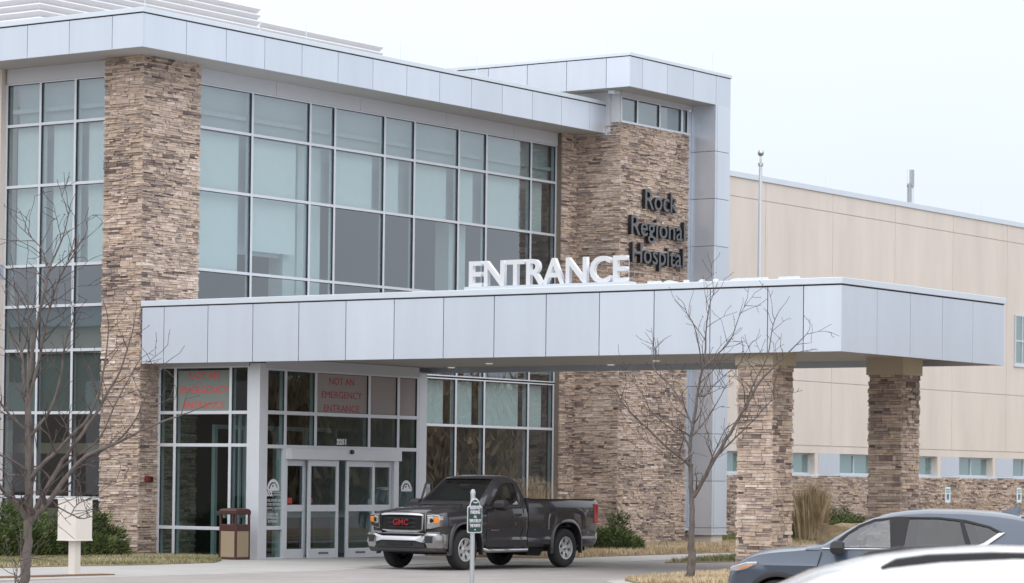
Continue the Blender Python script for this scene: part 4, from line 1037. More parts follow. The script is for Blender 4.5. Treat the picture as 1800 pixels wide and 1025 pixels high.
for sd_ in (-1, 1):
    mb = MB(); mb.v = [(x, sd_*(cabw(z)-.012), z) for x, z in ((1.86, 1.285), (2.00, 1.40), (2.34, 1.685), (2.45, 1.70), (2.70, 1.70), (2.74, 1.66), (2.78, 1.285))]; mb.face(*range(7)); mb.build('side_window', m_tglass, trk)
mb = MB(); mb.quad((2.93, -.63, 1.31), (2.93, .63, 1.31), (2.86, .57, 1.69), (2.86, -.57, 1.69)); mb.build('rear_window', m_cglass, trk)
for sd_ in (-1, 1):                                      # black window surround, door shut line, handle
    mb = MB(); W = [(1.80, 1.262), (1.98, 1.415), (2.33, 1.705), (2.45, 1.722), (2.72, 1.722), (2.765, 1.675), (2.81, 1.262)]; V = [(1.86, 1.285), (2.00, 1.40), (2.34, 1.685), (2.45, 1.70), (2.70, 1.70), (2.74, 1.66), (2.78, 1.285)]
    for i in range(7):
        j = (i+1) % 7; P = lambda q: (q[0], sd_*(cabw(q[1])+.004), q[1]); mb.quad(P(W[i]), P(W[j]), P(V[j]), P(V[i]))
    mb.build('window_surround', m_trim, trk)
    mb = MB(); mb.tube([(1.66, sd_*.995, 1.14), (1.64, sd_*.999, .8), (1.66, sd_*.985, .6), (1.68, sd_*.97, .44)], .007, 5); mb.build('shut_line', m_gap, trk); mb = MB(); mb.tube([(2.86, sd_*.985, 1.20), (2.84, sd_*1.0, .8), (2.80, sd_*.985, .6), (2.74, sd_*.97, .46)], .007, 5)
    mb.build('shut_line', m_gap, trk)
    mb = MB(); mb.loft([[(x, sd_*(1.0+d), 1.075+h), (x, sd_*(1.0+d), 1.075-h), (x, sd_*.985, 1.075-h-.008), (x, sd_*.985, 1.075+h+.008)] for x, d, h in ((2.56, .005, .012), (2.60, .038, .016), (2.74, .038, .016), (2.78, .005, .012))], cap=True, loop=True)
    mb.build('door_handle', m_plast, trk, bevel=.004)
    mb = MB(); mb.box(1.74, 2.02, sd_*1.001, sd_*1.006, .765, .785); mb.build('door_badge', m_chrome, trk)
    # mirror
    mb = MB(); mb.loft([[(x, sd_*y_, z) for y_, z in ((1.03, 1.27-h*.2), (1.04, 1.27+h), (1.26, 1.275+h), (1.30, 1.25+h*.6), (1.30, 1.28-h), (1.25, 1.27-h), (1.06, 1.27-h))] for x, h in ((1.78, .05), (1.84, .095), (1.94, .105), (1.97, .09))], cap=True, loop=True)
    mb.tube([(1.90, sd_*.93, 1.23), (1.89, sd_*1.08, 1.24)], .035, 8); mr_ = mb.build('mirror', m_plast, trk, bevel=.012)
    # step bar, mud flap area
    mb = MB(); mb.tube([(1.52, sd_*.98, .40), (1.60, sd_*1.04, .375), (2.9, sd_*1.04, .375), (2.98, sd_*.98, .40)], .042, 10); mb.build('step_bar', m_chrome, trk, smooth=True)
# bed
BX0, BX1 = 3.03, 5.46
mb = MB(); mb.loft([sym([(x, 0, .42), (x, w_-.12, .42), (x, w_-.03, .48), (x, w_-.012, .58), (x, w_-.035, .635), (x, w_-.003, .80), (x, w_-.003, 1.20), (x, w_-.012, 1.34), (x, w_-.04, 1.385), (x, 0, 1.385)]) for x, w_ in ((BX0, .985), (BX0+.05, 1.0), (4.3, 1.0), (BX1-.06, .985), (BX1, .955))], cap=True, loop=True)
bed = mb.build('cargo_bed', m_truck, trk, smooth=True, angle=30)
cut = MB(); cut.box(BX0+.06, BX1-.07, -.86, .86, .82, 1.6)
boolean(bed, [cut.build('cutter', m_arch), arch_cut(4.348, .40, .48, .52, -1.2, -.6), arch_cut(4.348, .40, .48, .52, .6, 1.2)])
for sd_ in (-1, 1):
    flare(4.348, .40, .48, .52, sd_*.985, sd_, .075, .028, m_truck, trk)
    mb = MB(); secs = []                                 # pressed bulge over the rear arch
    for i in range(17):
        a = math.pi*i/16; c, s = math.cos(a), math.sin(a); f = lambda R, v: R*math.copysign(abs(v)**(2/4.2), v)
        q = lambda k, yy: (4.348+f(.66+k, c), yy, .78+f(.44+k, s)); secs.append([q(-.10, sd_*.99), q(-.07, sd_*1.017), q(-.02, sd_*1.015), q(0, sd_*.99)])
    mb.loft(secs, cap=False); mb.build('arch_bulge', m_truck, trk, smooth=True)
    mb = MB(); mb.loft([[(x, sd_*y_, z) for x, y_ in ((5.33, .965), (5.33, .995), (5.47, .985), (5.485, .86), (5.40, .86))] for z in (.90, .97, 1.24, 1.30)], cap=True, loop=True); mb.build('tail_light', m_redl, trk, bevel=.01)
    mb = MB(); mb.box(BX0+.03, BX1-.05, sd_*.87, sd_*.98, 1.386, 1.398); mb.build('bed_rail_cap', m_plast, trk, bevel=.004)
mb = MB(); mb.box(BX0+.06, BX1-.07, -.86, .86, .815, .83); mb.build('bed_liner', m_arch, trk)
mb = MB(); mb.loft([[(5.44+d, y_*k, z) for y_, z in ((-.9, .56), (.9, .56), (.9, .70), (-.9, .70))] for d, k in ((0, .96), (.10, 1.0), (.19, .93), (.20, .88))], cap=True, loop=True); mb.build('rear_bumper', m_chrome, trk, bevel=.015)
mb = MB(); mb.box(1.2, 5.3, -.75, .75, .33, .50); mb.box(.35, 1.6, -.6, .6, .30, .45); mb.build('chassis', m_arch, trk)
mb = MB(); mb.loft([[(x, -.35-r*.4, .42), (x, -.82, .42), (x, -.82, .42-r), (x, -.40, .42-r)] for x, r in ((3.1, .03), (3.2, .16), (3.62, .18), (3.75, .05))], cap=True, loop=True); mb.build('underbody_tank', m_arch, trk)
for x0 in (.97, 4.348):
    mb = MB(); mb.box(x0-.46, x0+.46, -.62, .62, .36, .90); mb.build('wheel_well', m_arch, trk)
    for sd_ in (-1, 1): wheel(trk, x0, sd_*.855, .395, .25, sd_, 6, .225, m_rim, m_chrome)
# interior
mb = MB(); mb.box(1.72, 1.98, -.78, .78, 1.10, 1.285); mb.build('dashboard', m_plast, trk, bevel=.03)
for y0 in (-.40, .40):
    mb = MB(); mb.loft([[(x, y0+s*wd, z) for s, wd in ((-1, w_), (1, w_))] + [(x+.11, y0+w_*.9, z), (x+.11, y0-w_*.9, z)] for x, w_, z in ((2.52, .25, 1.0), (2.58, .26, 1.38), (2.61, .20, 1.46), (2.62, .13, 1.48), (2.63, .13, 1.61), (2.64, .10, 1.635))], cap=True, loop=True); mb.build('seat', m_seat, trk, bevel=.02)
mb = MB(); pts = [(2.08+.07*math.sin(a), -.40+.185*math.cos(a), 1.275+.17*math.sin(a)) for a in [2*math.pi*i/20 for i in range(21)]]; mb.tube(pts, .016, 6); mb.build('steering_wheel', m_plast, trk)
mb = MB(); mb.box(2.07, 2.09, -.13, .13, 1.60, 1.67); mb.build('rear_view_mirror', m_plast, trk, bevel=.01)
# nose: grille, lamps, bumper
FX = .10
def fpt(y, z): return FX + .10*abs(y/.9)**2.4 - (z-.9)*.03
def front_poly(name, pts, th, m, parent, off=0.0, bevel=.01):
    """panel that follows the curved nose"""
    mb = MB(); A = [(fpt(y, z)-off, y, z) for y, z in pts]; mb.prism(A, (th, 0, 0)); return mb.build(name, m, parent, bevel=bevel)
def strip_frame(name, outer, inner, off, th, m, parent):
    mb = MB(); n = len(outer)
    for i in range(n):
        j = (i+1) % n; P = lambda q, o_: (fpt(*q)-o_, *q)
        a, b, c, d = outer[i], outer[j], inner[j], inner[i]
        k = len(mb.v); mb.v += [P(a, off-.02), P(b, off-.02), P(c, off), P(d, off), P(a, -th), P(b, -th), P(c, -th), P(d, -th)]
        for q in ((0,1,2,3),(7,6,5,4),(0,4,5,1),(2,6,7,3)): mb.face(*[k+x_ for x_ in q])
    return mb.build(name, m, parent, smooth=True, angle=30)
go = [(-.625, 1.095), (-.3, 1.105), (0, 1.108), (.3, 1.105), (.625, 1.095), (.615, .80), (.60, .745), (.3, .735), (-.3, .735), (-.60, .745), (-.615, .80)]
gi = [(-.545, 1.060), (-.3, 1.070), (0, 1.072), (.3, 1.070), (.545, 1.060), (.535, .81), (.525, .782), (.3, .775), (-.3, .775), (-.525, .782), (-.535, .81)]
gr = strip_frame('grille', go, gi, .055, .05, m_chrome, trk)
mb = MB(); mb.box(.085, .13, -.60, .60, .74, 1.10); mb.build('grille_backing', m_arch, gr)
mb = MB()
for z in (.815, .90, .985): mb.loft([[(fpt(y, z)-.03, y, z), (fpt(y, z)-.03, y, z+.032), (fpt(y, z)+.03, y, z+.032), (fpt(y, z)+.03, y, z)] for y in (-.56, -.3, 0, .3, .56)], cap=True, loop=True)
mb.build('grille_bar', m_trim, gr)
em = sign_letters('emblem', '', 'GMC', .16, .014, .004, .42, (.045, .21, .872), (0, -1, 0), m_chrome, mat('red emblem enamel', (.24, .018, .022), .25))
em.parent = gr; del em['label']; del em['category']
for sd_ in (-1, 1):
    ho = [(sd_*.645, 1.075), (sd_*.80, 1.085), (sd_*.935, 1.07), (sd_*.955, .98), (sd_*.93, .845), (sd_*.72, .80), (sd_*.63, .80)]
    hl = front_poly('headlight', ho, .12, m_chrome, trk, .045, .015)
    mb = MB(); y0, y1 = sd_*.675, sd_*.80; mb.prism([(fpt(y, z)-.052, y, z) for y, z in ((y0, 1.035), (y1, 1.045), (y1, .905), (y0, .895))], (.03, 0, 0)); mb.build('lens', m_lens, hl, bevel=.01)
    mb = MB(); mb.lathe([(0, .008), (.042, 0), (.05, -.02)], (fpt(sd_*.75, .97)-.055, sd_*.755, .965), (-1, 0, 0), 16); mb.build('projector', m_arch, hl, smooth=True)
    mb = MB(); y0, y1 = sd_*.815, sd_*.935; mb.prism([(fpt(y, z)-.055, y, z) for y, z in ((y0, 1.03), (y1, 1.025), (sd_*.94, .98), (y1-.005*sd_, .925), (y0, .915))], (.03, 0, 0)); mb.build('turn_signal', m_amber, hl, bevel=.008)
# apron between grille and bumper
mb = MB(); mb.loft([[(fpt(y, .72)-.02, y, .745), (fpt(y, .7)-.05, y, .70), (fpt(y, .6)+.06, y, .60), (fpt(y, .7)+.10, y, .72)] for y in (-.93, -.7, -.4, 0, .4, .7, .93)], cap=True, loop=True); mb.build('nose_panel', m_truck, trk, smooth=True)
# chrome bumper with raised ends
bp = [(-.985, .27, .70), (-.93, .10, .71), (-.72, .04, .715), (-.62, .025, .68), (-.45, .0, .655), (0, -.02, .655), (.45, .0, .655), (.62, .025, .68), (.72, .04, .715), (.93, .10, .71), (.985, .27, .70)]
mb = MB(); mb.loft([[(x, y, zt), (x-.035, y, zt-.03), (x-.045, y, .54 if abs(y) > .6 else .575), (x+.02, y, .43 if abs(y) > .7 else .535), (x+.10, y, .42 if abs(y) > .7 else .53), (x+.12, y, zt)] for y, x, zt in bp], cap=True, loop=True)
bm_ = mb.build('front_bumper', m_chrome, trk, smooth=True, angle=40)
mb = MB(); mb.loft([[(x-.01, y, .56), (x-.005, y, .44), (x+.10, y, .43), (x+.10, y, .56)] for y, x in ((-.66, .03), (-.45, .005), (0, -.015), (.45, .005), (.66, .03))], cap=True, loop=True); mb.build('bumper_intake', m_plast, bm_)
mb = MB(); mb.loft([[(x-.03, y, .52), (x-.03, y, .485), (x, y, .485), (x, y, .52)] for y, x in ((-.35, .0), (0, -.015), (.35, .0))], cap=True, loop=True); mb.build('intake_bar', m_trim, bm_)
for sd_ in (-1, 1):
    mb = MB(); mb.prism([(q-.045, sd_*y, z) for q, y, z in ((.03, .69, .665), (.075, .86, .665), (.075, .86, .53), (.03, .69, .53))], (.03, 0, 0)); fg = mb.build('fog_lamp_bezel', m_plast, bm_)
mb = MB(); mb.loft([[(x, y, .47), (x-.01, y, .37), (x+.06, y, .34), (x+.10, y, .46)] for y, x in ((-.98, .26), (-.90, .11), (-.6, .04), (0, .01), (.6, .04), (.90, .11), (.98, .26))], cap=True, loop=True); mb.build('air_dam', m_plast, trk)
for sd_ in (-1, 1):
    mb = MB(); mb.tube([(1.30, sd_*.58, 1.28), (1.50, sd_*.2, 1.285)], .012, 5); mb.build('wiper', m_plast, trk)
for y0 in (-.3, 0, .3): mb = MB(); mb.loft([[(2.36+d, y0+s, 1.862), (2.36+d, y0-s, 1.862), (2.36+d, y0-s, 1.85), (2.36+d, y0+s, 1.85)] for d, s in ((0, .03), (.06, .04), (.10, .03))], cap=True, loop=True) ; mb = None
# passenger door standing ajar on the far side
dr = bpy.data.objects.new('passenger_door', None); COL.objects.link(dr); dr.parent = trk; dr.location = (1.66, .985, 0); dr.rotation_euler = (0, 0, R_(24))
mb = MB(); mb.loft([[(0, 0, .45), (1.18, 0, .45), (1.2, .0, 1.22), (0, .0, 1.22)], [(0, -.06, .45), (1.18, -.06, .45), (1.2, -.06, 1.22), (0, -.06, 1.22)]], cap=True, loop=True)
mb.build('door_skin', m_truck, dr)
F = [(.14, 1.22), (.64, 1.70), (1.06, 1.70), (1.14, 1.22)]; G = [(.22, 1.25), (.66, 1.665), (1.02, 1.665), (1.08, 1.25)]
mb = MB()
for i in range(4):
    j = (i+1) % 4; mb.prism([(F[i][0], -.05, F[i][1]), (F[j][0], -.05, F[j][1]), (G[j][0], -.05, G[j][1]), (G[i][0], -.05, G[i][1])], (0, .04, 0))
mb.build('window_frame', m_trim, dr)
mb = MB(); mb.v = [(a, -.03, b) for a, b in G]; mb.face(0, 1, 2, 3); mb.build('door_glass', m_cglass, dr)

# ---- crossovers
def suv(name, label, loc, rz, m_body, detail=True, wk=1.0):
    t = thing(name, label, 'car', loc, rz)
    W = [(0, .50), (.10, .66), (.3, .80), (.6, .885), (.93, .915), (1.5, .915), (2.5, .92), (3.4, .92), (3.9, .905), (4.3, .86), (4.47, .78), (4.52, .70)]
    Z = [(0, .70), (.06, .82), (.25, .945), (.4, 1.01), (.65, 1.07), (1.15, 1.115), (1.5, 1.155), (2.5, 1.175), (3.5, 1.20), (4.0, 1.24), (4.3, 1.22), (4.47, 1.08), (4.52, .9)]
    xs_ = [0, .05, .12, .22, .33, .45, .6, .78, .93, 1.15, 1.35, 1.55, 2.0, 2.5, 3.0, 3.5, 3.8, 4.0, 4.2, 4.35, 4.45, 4.52]
    nx_ = lambda x: x if x > .93 else .93-(.93-x)*.80
    secs = []
    for x in xs_:
        w_ = lerp_tab(W, x); z = lerp_tab(Z, x); cr = .05 if x < 1.5 else .02; zb = .24 if .3 < x < 4.3 else .34
        sh = min(z-.06, .93)
        secs.append(sym([(x, 0, zb), (x, w_-.10, zb), (x, w_-.03, zb+.10), (x, w_-.015, .52), (x, w_-.03, .62), (x, w_-.012, sh-.12), (x, w_, sh-.02), (x, w_-.02, sh+.02 if sh+.02 < z-.02 else z-.02), (x, w_-.05, z-.012), (x, w_-.10, z), (x, w_*.6, z+cr*.7), (x, 0, z+cr)]))
        secs[-1] = [(nx_(q[0]), q[1], q[2]) for q in secs[-1]]
    mb = MB(); mb.loft(secs, cap=True, loop=True); b = mb.build('body', m_body, t, smooth=True, angle=32)
    boolean(b, [arch_cut(q, .36, .385, .40, y0, y1, 2.15) for q in (.93, 3.63) for y0, y1 in ((-1.2, -.55), (.55, 1.2))])
    for q in (.93, 3.63):
        for sd_ in (-1, 1):
            flare(q, .36, .385, .40, sd_*.90, sd_, .065, .025, m_trim, t, 2.1)
            wheel(t, q, sd_*.80, .36, .23, sd_, 5, .24, m_rim, m_trim)
        mb = MB(); mb.box(q-.37, q+.37, -.6, .6, .3, .75); mb.build('wheel_well', m_arch, t)
    RF = [(1.30, 1.15), (1.52, 1.185), (1.65, 1.27), (1.90, 1.43), (2.15, 1.545), (2.40, 1.612), (2.60, 1.642), (2.89, 1.662), (3.4, 1.658), (3.75, 1.635), (4.0, 1.605), (4.22, 1.565), (4.30, 1.50), (4.44, 1.20)]
    bw = .865; wz = lambda z: bw-(z-1.15)*.36
    secs = []
    for x, z in RF:
        zz = max(z, 1.13); fl = lambda v: max(1.125, v)
        secs.append(sym([(x, 0, 1.10), (x, bw, 1.10), (x, wz(fl(zz-.10)), fl(zz-.10)), (x, wz(zz)+.005, fl(zz-.035)), (x, wz(zz)-.07, fl(zz)), (x, wz(zz)*.6, fl(zz+.02)), (x, 0, fl(zz+.028))]))
    mb = MB(); mb.loft(secs, cap=True, loop=True); g = mb.build('cabin_roof', m_body, t, smooth=True, angle=35)
    wf = [(1.70, 1.165), (2.43, 1.172), (2.40, 1.545), (2.22, 1.522), (2.02, 1.44), (1.85, 1.33)]
    wr = [(2.60, 1.178), (3.42, 1.195), (3.32, 1.535), (3.05, 1.56), (2.66, 1.56)]
    wq = [(3.50, 1.20), (3.66, 1.24), (3.84, 1.385), (3.70, 1.455), (3.38, 1.525)]
    wf, wr, wq = ([(x, 1.165+(z-1.165)*wk) for x, z in p] for p in (wf, wr, wq))
    inn = MB(); inn.loft([[(1.75, y_, 1.14), (2.3, y_*.83, 1.50), (2.8, y_*.80, 1.57), (3.6, y_*.82, 1.55), (4.1, y_, 1.14)] for y_ in (-.76, .76)], cap=True, loop=True)
    wsc = MB(); xt = 2.30 if wk == 1 else 1.98; zt_ = 1.555 if wk == 1 else 1.38; wsc.prism([(1.62, -.66, 1.18), (1.62, .66, 1.18), (xt, .58, zt_), (xt, -.58, zt_)], (-.5, 0, .30))
    rw = MB(); rw.prism([(4.05, -.60, 1.20), (4.05, .60, 1.20), (4.05, .52, 1.50), (4.05, -.52, 1.50)], (.8, 0, 0))
    boolean(g, [inn.build('cutter', m_arch), wsc.build('cutter', m_arch), rw.build('cutter', m_arch)] + [polyprism(p, -1.2, 1.2) for p in (wf, wr, wq)])
    wt = 2.20 if wk == 1 else 1.86; zt_ = 1.165+(wt-1.40)/.80*.395; mb = MB(); mb.quad((1.40, -.70, 1.165), (1.40, .70, 1.165), (wt, .62, zt_), (wt, -.62, zt_)); mb.build('windscreen', m_cglass, t)
    mb = MB(); mb.quad((4.46, -.66, 1.16), (4.46, .66, 1.16), (4.285, .56, 1.52), (4.285, -.56, 1.52)); mb.build('rear_window', m_cglass_d, t)
    for sd_ in (-1, 1):
        for p, gm, nm in ((wf, m_cglass, 'front_window'), (wr, m_cglass_d, 'rear_door_window'), (wq, m_cglass_d, 'quarter_window')):
            mb = MB(); mb.v = [(x, sd_*(wz(z)-.012), z) for x, z in p]; mb.face(*range(len(p))); mb.build(nm, gm, t)
        mb = MB()                                        # gloss black surround and pillars
        o_ = [(1.60, 1.145), (2.5, 1.155), (3.48, 1.178), (3.68, 1.225), (3.90, 1.39), (3.72, 1.475), (3.40, 1.552), (3.06, 1.582), (2.5, 1.582), (2.2, 1.545), (2.0, 1.465), (1.82, 1.345)]
        y_ = lambda z, d: sd_*(wz(z)+d)
        o_ = [(x, 1.15+(z-1.15)*wk) for x, z in o_]
        def ring(o, i, d):
            for k in range(len(o)):
                j = (k+1) % len(o); mb.quad((o[k][0], y_(o[k][1], d), o[k][1]), (o[j][0], y_(o[j][1], d), o[j][1]), (i[j][0], y_(i[j][1], d), i[j][1]), (i[k][0], y_(i[k][1], d), i[k][1]))
        i_ = [(1.70, 1.165), (2.43, 1.172), (3.45, 1.196), (3.66, 1.24), (3.84, 1.385), (3.70, 1.455), (3.38, 1.525), (3.05, 1.56), (2.5, 1.557), (2.22, 1.522), (2.02, 1.44), (1.85, 1.33)]
        i_ = [(x, 1.165+(z-1.165)*wk) for x, z in i_]
        ring(o_, i_, .006)
        for p in (((2.43, 1.172), (2.60, 1.178), (2.66, 1.56), (2.40, 1.555)), ((3.42, 1.195), (3.50, 1.20), (3.38, 1.525), (3.32, 1.535))):
            p = [(x, 1.165+(z-1.165)*wk) for x, z in p]; mb.quad(*[(x, y_(z, .008), z) for x, z in p])
        mb.build('window_surround', m_trim, t)
        mb = MB(); mb.tube([(x, y_(z, .016), z) for x, z in ((1.52, 1.143), (2.0, 1.146), (2.5, 1.152), (3.0, 1.163), (3.46, 1.175))], .011, 6)
        mb.prism([(x, y_(z, .004), z) for x, z in ((3.44, 1.168), (3.52, 1.173), (3.70, 1.225), (3.93, 1.392), (3.84, 1.385), (3.66, 1.255), (3.52, 1.198), (3.44, 1.188))], (0, sd_*.014, 0)); mb.build('chrome_trim', m_chrome, t)
        mb = MB(); mb.loft([[(x, sd_*yq, z) for yq, z in ((.93, 1.16), (.94, 1.16+h), (1.10, 1.175+h), (1.13, 1.16), (1.11, 1.15-h), (.94, 1.13-h*.5))] for x, h in ((1.66, .04), (1.70, .075), (1.80, .08), (1.83, .065))], cap=True, loop=True); mb.tube([(1.76, sd_*.86, 1.12), (1.75, sd_*.98, 1.13)], .03, 8); mb.build('mirror', m_plast if detail else m_body, t, bevel=.012)
        mb = MB(); mb.loft([[(nx_(x), sd_*yq, z) for yq, z in ((w0, z1), (w0, z0), (w0-.10, z0), (w0-.10, z1))] for x, w0, z0, z1 in ((.07, .64, .82, .865), (.22, .765, .82, .905), (.40, .845, .855, .945), (.58, .892, .92, .955))], cap=True, loop=True); hl = mb.build('headlight', m_lens, t, bevel=.01)
        mb = MB(); mb.prism([(nx_(x), sd_*w0, z) for x, w0, z in ((.25, .80, .845), (.50, .890, .905), (.52, .893, .925), (.25, .80, .87))], (0, sd_*.006, 0)); mb.build('side_marker', m_amber, hl)
        mb = MB(); mb.tube([(1.52, sd_*.905, 1.10), (1.46, sd_*.918, .9), (1.42, sd_*.905, .6), (1.5, sd_*.885, .36)], .006, 5); mb.build('shut_line', m_gap, t); mb = MB(); mb.tube([(2.53, sd_*.90, 1.13), (2.52, sd_*.922, .9), (2.50, sd_*.905, .6), (2.50, sd_*.885, .36)], .006, 5); mb.build('shut_line', m_gap, t)
        for x0 in (2.22, 3.22): mb = MB(); mb.loft([[(x0+d, sd_*(.91+q), .985), (x0+d, sd_*(.91+q), .96), (x0+d, sd_*.905, .955), (x0+d, sd_*.905, .99)] for d, q in ((0, .01), (.04, .035), (.16, .035), (.2, .01))], cap=True, loop=True); mb.build('door_handle', m_body, t, bevel=.004)
        mb = MB(); mb.box(4.30, 4.47, sd_*.60, sd_*.80, .95, 1.05); mb.build('tail_light', m_redl, t, bevel=.02)
    mb = MB(); mb.loft([[(x, y_, z) for y_, z in ((-w_, zq), (w_, zq), (w_, zq-.03), (-w_, zq-.03))] for x, w_, zq in ((4.12, .60, 1.612), (4.30, .60, 1.585), (4.44, .55, 1.555))], cap=True, loop=True); mb.build('spoiler', m_body, t, bevel=.008)
    mb = MB(); mb.loft([[(3.80, -.03, 1.655), (3.80, .03, 1.655), (3.81, .004, 1.662), (3.81, -.004, 1.662)], [(4.02, -.03, 1.63), (4.02, .03, 1.63), (4.06, .006, 1.735), (4.06, -.006, 1.735)]], cap=True, loop=True)
    mb.loft([[(4.02, -.03, 1.63), (4.02, .03, 1.63), (4.06, .006, 1.735), (4.06, -.006, 1.735)], [(4.06, -.02, 1.625), (4.06, .02, 1.625), (4.085, .004, 1.70), (4.085, -.004, 1.70)]], cap=True, loop=True); mb.build('roof_antenna', m_body, t)
    mb = MB(); mb.loft([[(.175+abs(y)*.2, y, z) for z in (.50, .80)] + [(.26+abs(y)*.2, y, .80), (.26+abs(y)*.2, y, .50)] for y in (-.42, 0, .42)], cap=True, loop=True); mb.build('grille', m_plast, t)
    mb = MB(); mb.box(1.45, 1.85, -.74, .74, 1.0, 1.17); mb.build('dashboard', m_plast, t, bevel=.03)
    for x0, y0 in ((2.42, -.38), (2.42, .38), (3.25, -.40), (3.25, .40)):
        mb = MB(); mb.loft([[(x, y0-w_, z), (x, y0+w_, z), (x+.12, y0+w_*.85, z), (x+.12, y0-w_*.85, z)] for x, w_, z in ((x0-.08, .24, .9), (x0, .25, 1.22), (x0+.03, .20, 1.33), (x0+.05, .13, 1.35), (x0+.05, .13, 1.45), (x0+.06, .09, 1.48))], cap=True, loop=True); mb.build('seat', m_seat, t, bevel=.02)
    mb = MB(); pts = [(1.98+.07*math.sin(a), -.38+.18*math.cos(a), 1.15+.16*math.sin(a)) for a in [2*math.pi*i/20 for i in range(21)]]; mb.tube(pts, .016, 6); mb.build('steering_wheel', m_plast, t)
    mb = MB(); mb.box(2.10, 2.13, -.12, .12, 1.42, 1.49); mb.build('rear_view_mirror', m_plast, t, bevel=.01)
    return t
def car_at(dep, lat, phi):
    """place local (x, y) = (.93, -.92) (near front hub) at depth/lateral; phi turns the tail towards the viewer"""
    ax = RIGHT*math.cos(phi) - FWD*math.sin(phi); ang = math.atan2(ax.y, ax.x)
    p = ground_at(lat, dep, 0); c, s = math.cos(ang), math.sin(ang)
    return (p.x - (.93*c+.92*s), p.y - (.93*s-.92*c)), ang
(cx_, cy_), an_ = car_at(39.0, (1369-900)/5128*39.0, R_(14))
suv('parked_crossover', 'slate blue grey crossover parked side on at the lower right', (cx_, cy_, -.20), an_, m_suv)

# ---- nearest car: only the roof of a white car shows, out of focus
(cx_, cy_), an_ = car_at(12.0, (897-900)/5128*12.0, R_(2))
wc_ = suv('white_car', 'white car in the foreground with a black roof rail, only its roof in view', (cx_, cy_, -.20), an_, m_wcar, False, .70)
wc_.scale = (1.05, 1.05, 1.042)
for sd_ in (-1, 1):
    mb = MB(); mb.loft([[(x, sd_*.62-.02, z), (x, sd_*.62+.02, z), (x, sd_*.62+.02, z-h), (x, sd_*.62-.02, z-h)] for x, z, h in ((2.36, 1.612, .03), (2.42, 1.645, .05), (2.55, 1.664, .05), (2.8, 1.676, .045), (3.5, 1.672, .045), (3.85, 1.635, .03), (4.0, 1.60, .02))], cap=True, loop=True)
    mb.build('roof_rail', m_plast, wc_, bevel=.006)

# ---------------------------------------------------------------- street furniture
# cream box on a post
m_cream = mat('cream powder coat', (.66, .615, .57), .5, var=.03, vscale=2)
p = ground_at((134.5-900)/5128*54, 54, -.06)
t = thing('call_box', 'cream square steel box on a short post at the kerb by the left tree', 'call box', p, 0)
mb = MB(); mb.box(-.225, .225, -.225, .225, .66, 1.42); mb.build('cabinet', m_cream, t, bevel=.008)
mb = MB(); mb.box(-.235, .235, -.235, .235, 1.405, 1.43); mb.build('lid', m_cream, t, bevel=.004)
mb = MB(); mb.box(-.235, .235, -.235, .235, .645, .668); mb.build('bottom_plate', m_cream, t, bevel=.004)
mb = MB(); mb.box(-.08, .08, -.08, .08, -.3, .66); mb.build('post', m_cream, t, bevel=.006)
mb = MB(); mb.box(-.35, .35, -.3, .3, -.3, .02); mb.build('concrete_pad', m_conc2, t, bevel=.01)
# litter bin
m_bin = mat('maroon plastic', (.062, .020, .018), .45, var=.05, vscale=4); m_binp = mat('tan aggregate panel', (.31, .245, .165), .9, var=.22, vscale=60, bump=.4, bscale=120)
t = thing('litter_bin', 'square maroon litter bin with tan side panels beside the vestibule', 'litter bin', (-.02, -2.93, -.06))
t.scale = (1.1, 1.1, 1.08)
S = .225
mb = MB()
for a in (-1, 1):
    for b in (-1, 1): mb.box(a*S, a*(S-.045), b*S, b*(S-.045), 0, .98)
for z0, z1 in ((0, .07), (.60, .74)):
    mb.box(-S+.003, S-.003, -S+.003, S-.003, z0, z1)
mb.build('frame', m_bin, t, bevel=.012)
mb = MB(); mb.loft([[(-s, -s, z), (s, -s, z), (s, s, z), (-s, s, z)] for s, z in ((S+.008, .94), (S+.008, 1.02), (S-.02, 1.055), (S-.07, 1.07))], cap=True, loop=True); mb.build('hood', m_bin, t, bevel=.012)
for n, (x0, x1, y0, y1) in enumerate(((-S+.008, -S+.03, -S+.045, S-.045), (S-.03, S-.008, -S+.045, S-.045), (-S+.045, S-.045, -S+.008, -S+.03), (-S+.045, S-.045, S-.03, S-.008))):
    mb = MB(); mb.box(x0, x1, y0, y1, .07, .60); mb.build('side_panel', m_binp, t)
mb = MB(); mb.box(-S+.06, S-.06, -S+.06, S-.06, .05, .72); mb.build('liner', m_arch, t)
# reserved parking sign
m_galv = mat('galvanised steel', (.42, .43, .45), .45, .6, var=.08, vscale=10); m_green = mat('dark green sign', (.012, .045, .038), .4)
p = ground_at((833-900)/5128*38, 38, -.2)
t = thing('parking_sign', 'dark green arched RESERVED PARKING sign with white border on a steel post', 'sign', p, 0)
mb = MB(); mb.tube([(0, 0, -.3), (0, 0, 1.84)], .030, 12); mb.lathe([(0, 1.885), (.02, 1.88), (.034, 1.85), (.034, 1.82)], (0, 0, 0), (0, 0, 1), 12); mb.build('post', m_galv, t, smooth=True)
def tomb(w_, h, r, z0, y):
    pts = [(-w_, y, z0+.02), (-w_+.02, y, z0), (w_-.02, y, z0), (w_, y, z0+.02), (w_, y, z0+h-.115), (w_-.03, y, z0+h-.105), (w_*.72, y, z0+h-.095)]
    for i in range(9):
        a = math.pi*(i+.3)/8.6; pts.append((w_*.66*math.cos(a), y, z0+h-.095+r*math.sin(a)))
    pts += [(-w_*.72, y, z0+h-.095), (-w_+.03, y, z0+h-.105), (-w_, y, z0+h-.115)]; return pts
mb = MB(); mb.prism(tomb(.163, .455, .095, 1.315, -.034), (0, .004, 0)); pl = mb.build('sign_border', m_white, t)
mb = MB(); mb.prism(tomb(.148, .428, .085, 1.329, -.038), (0, .002, 0)); mb.build('sign_face', m_green, pl)
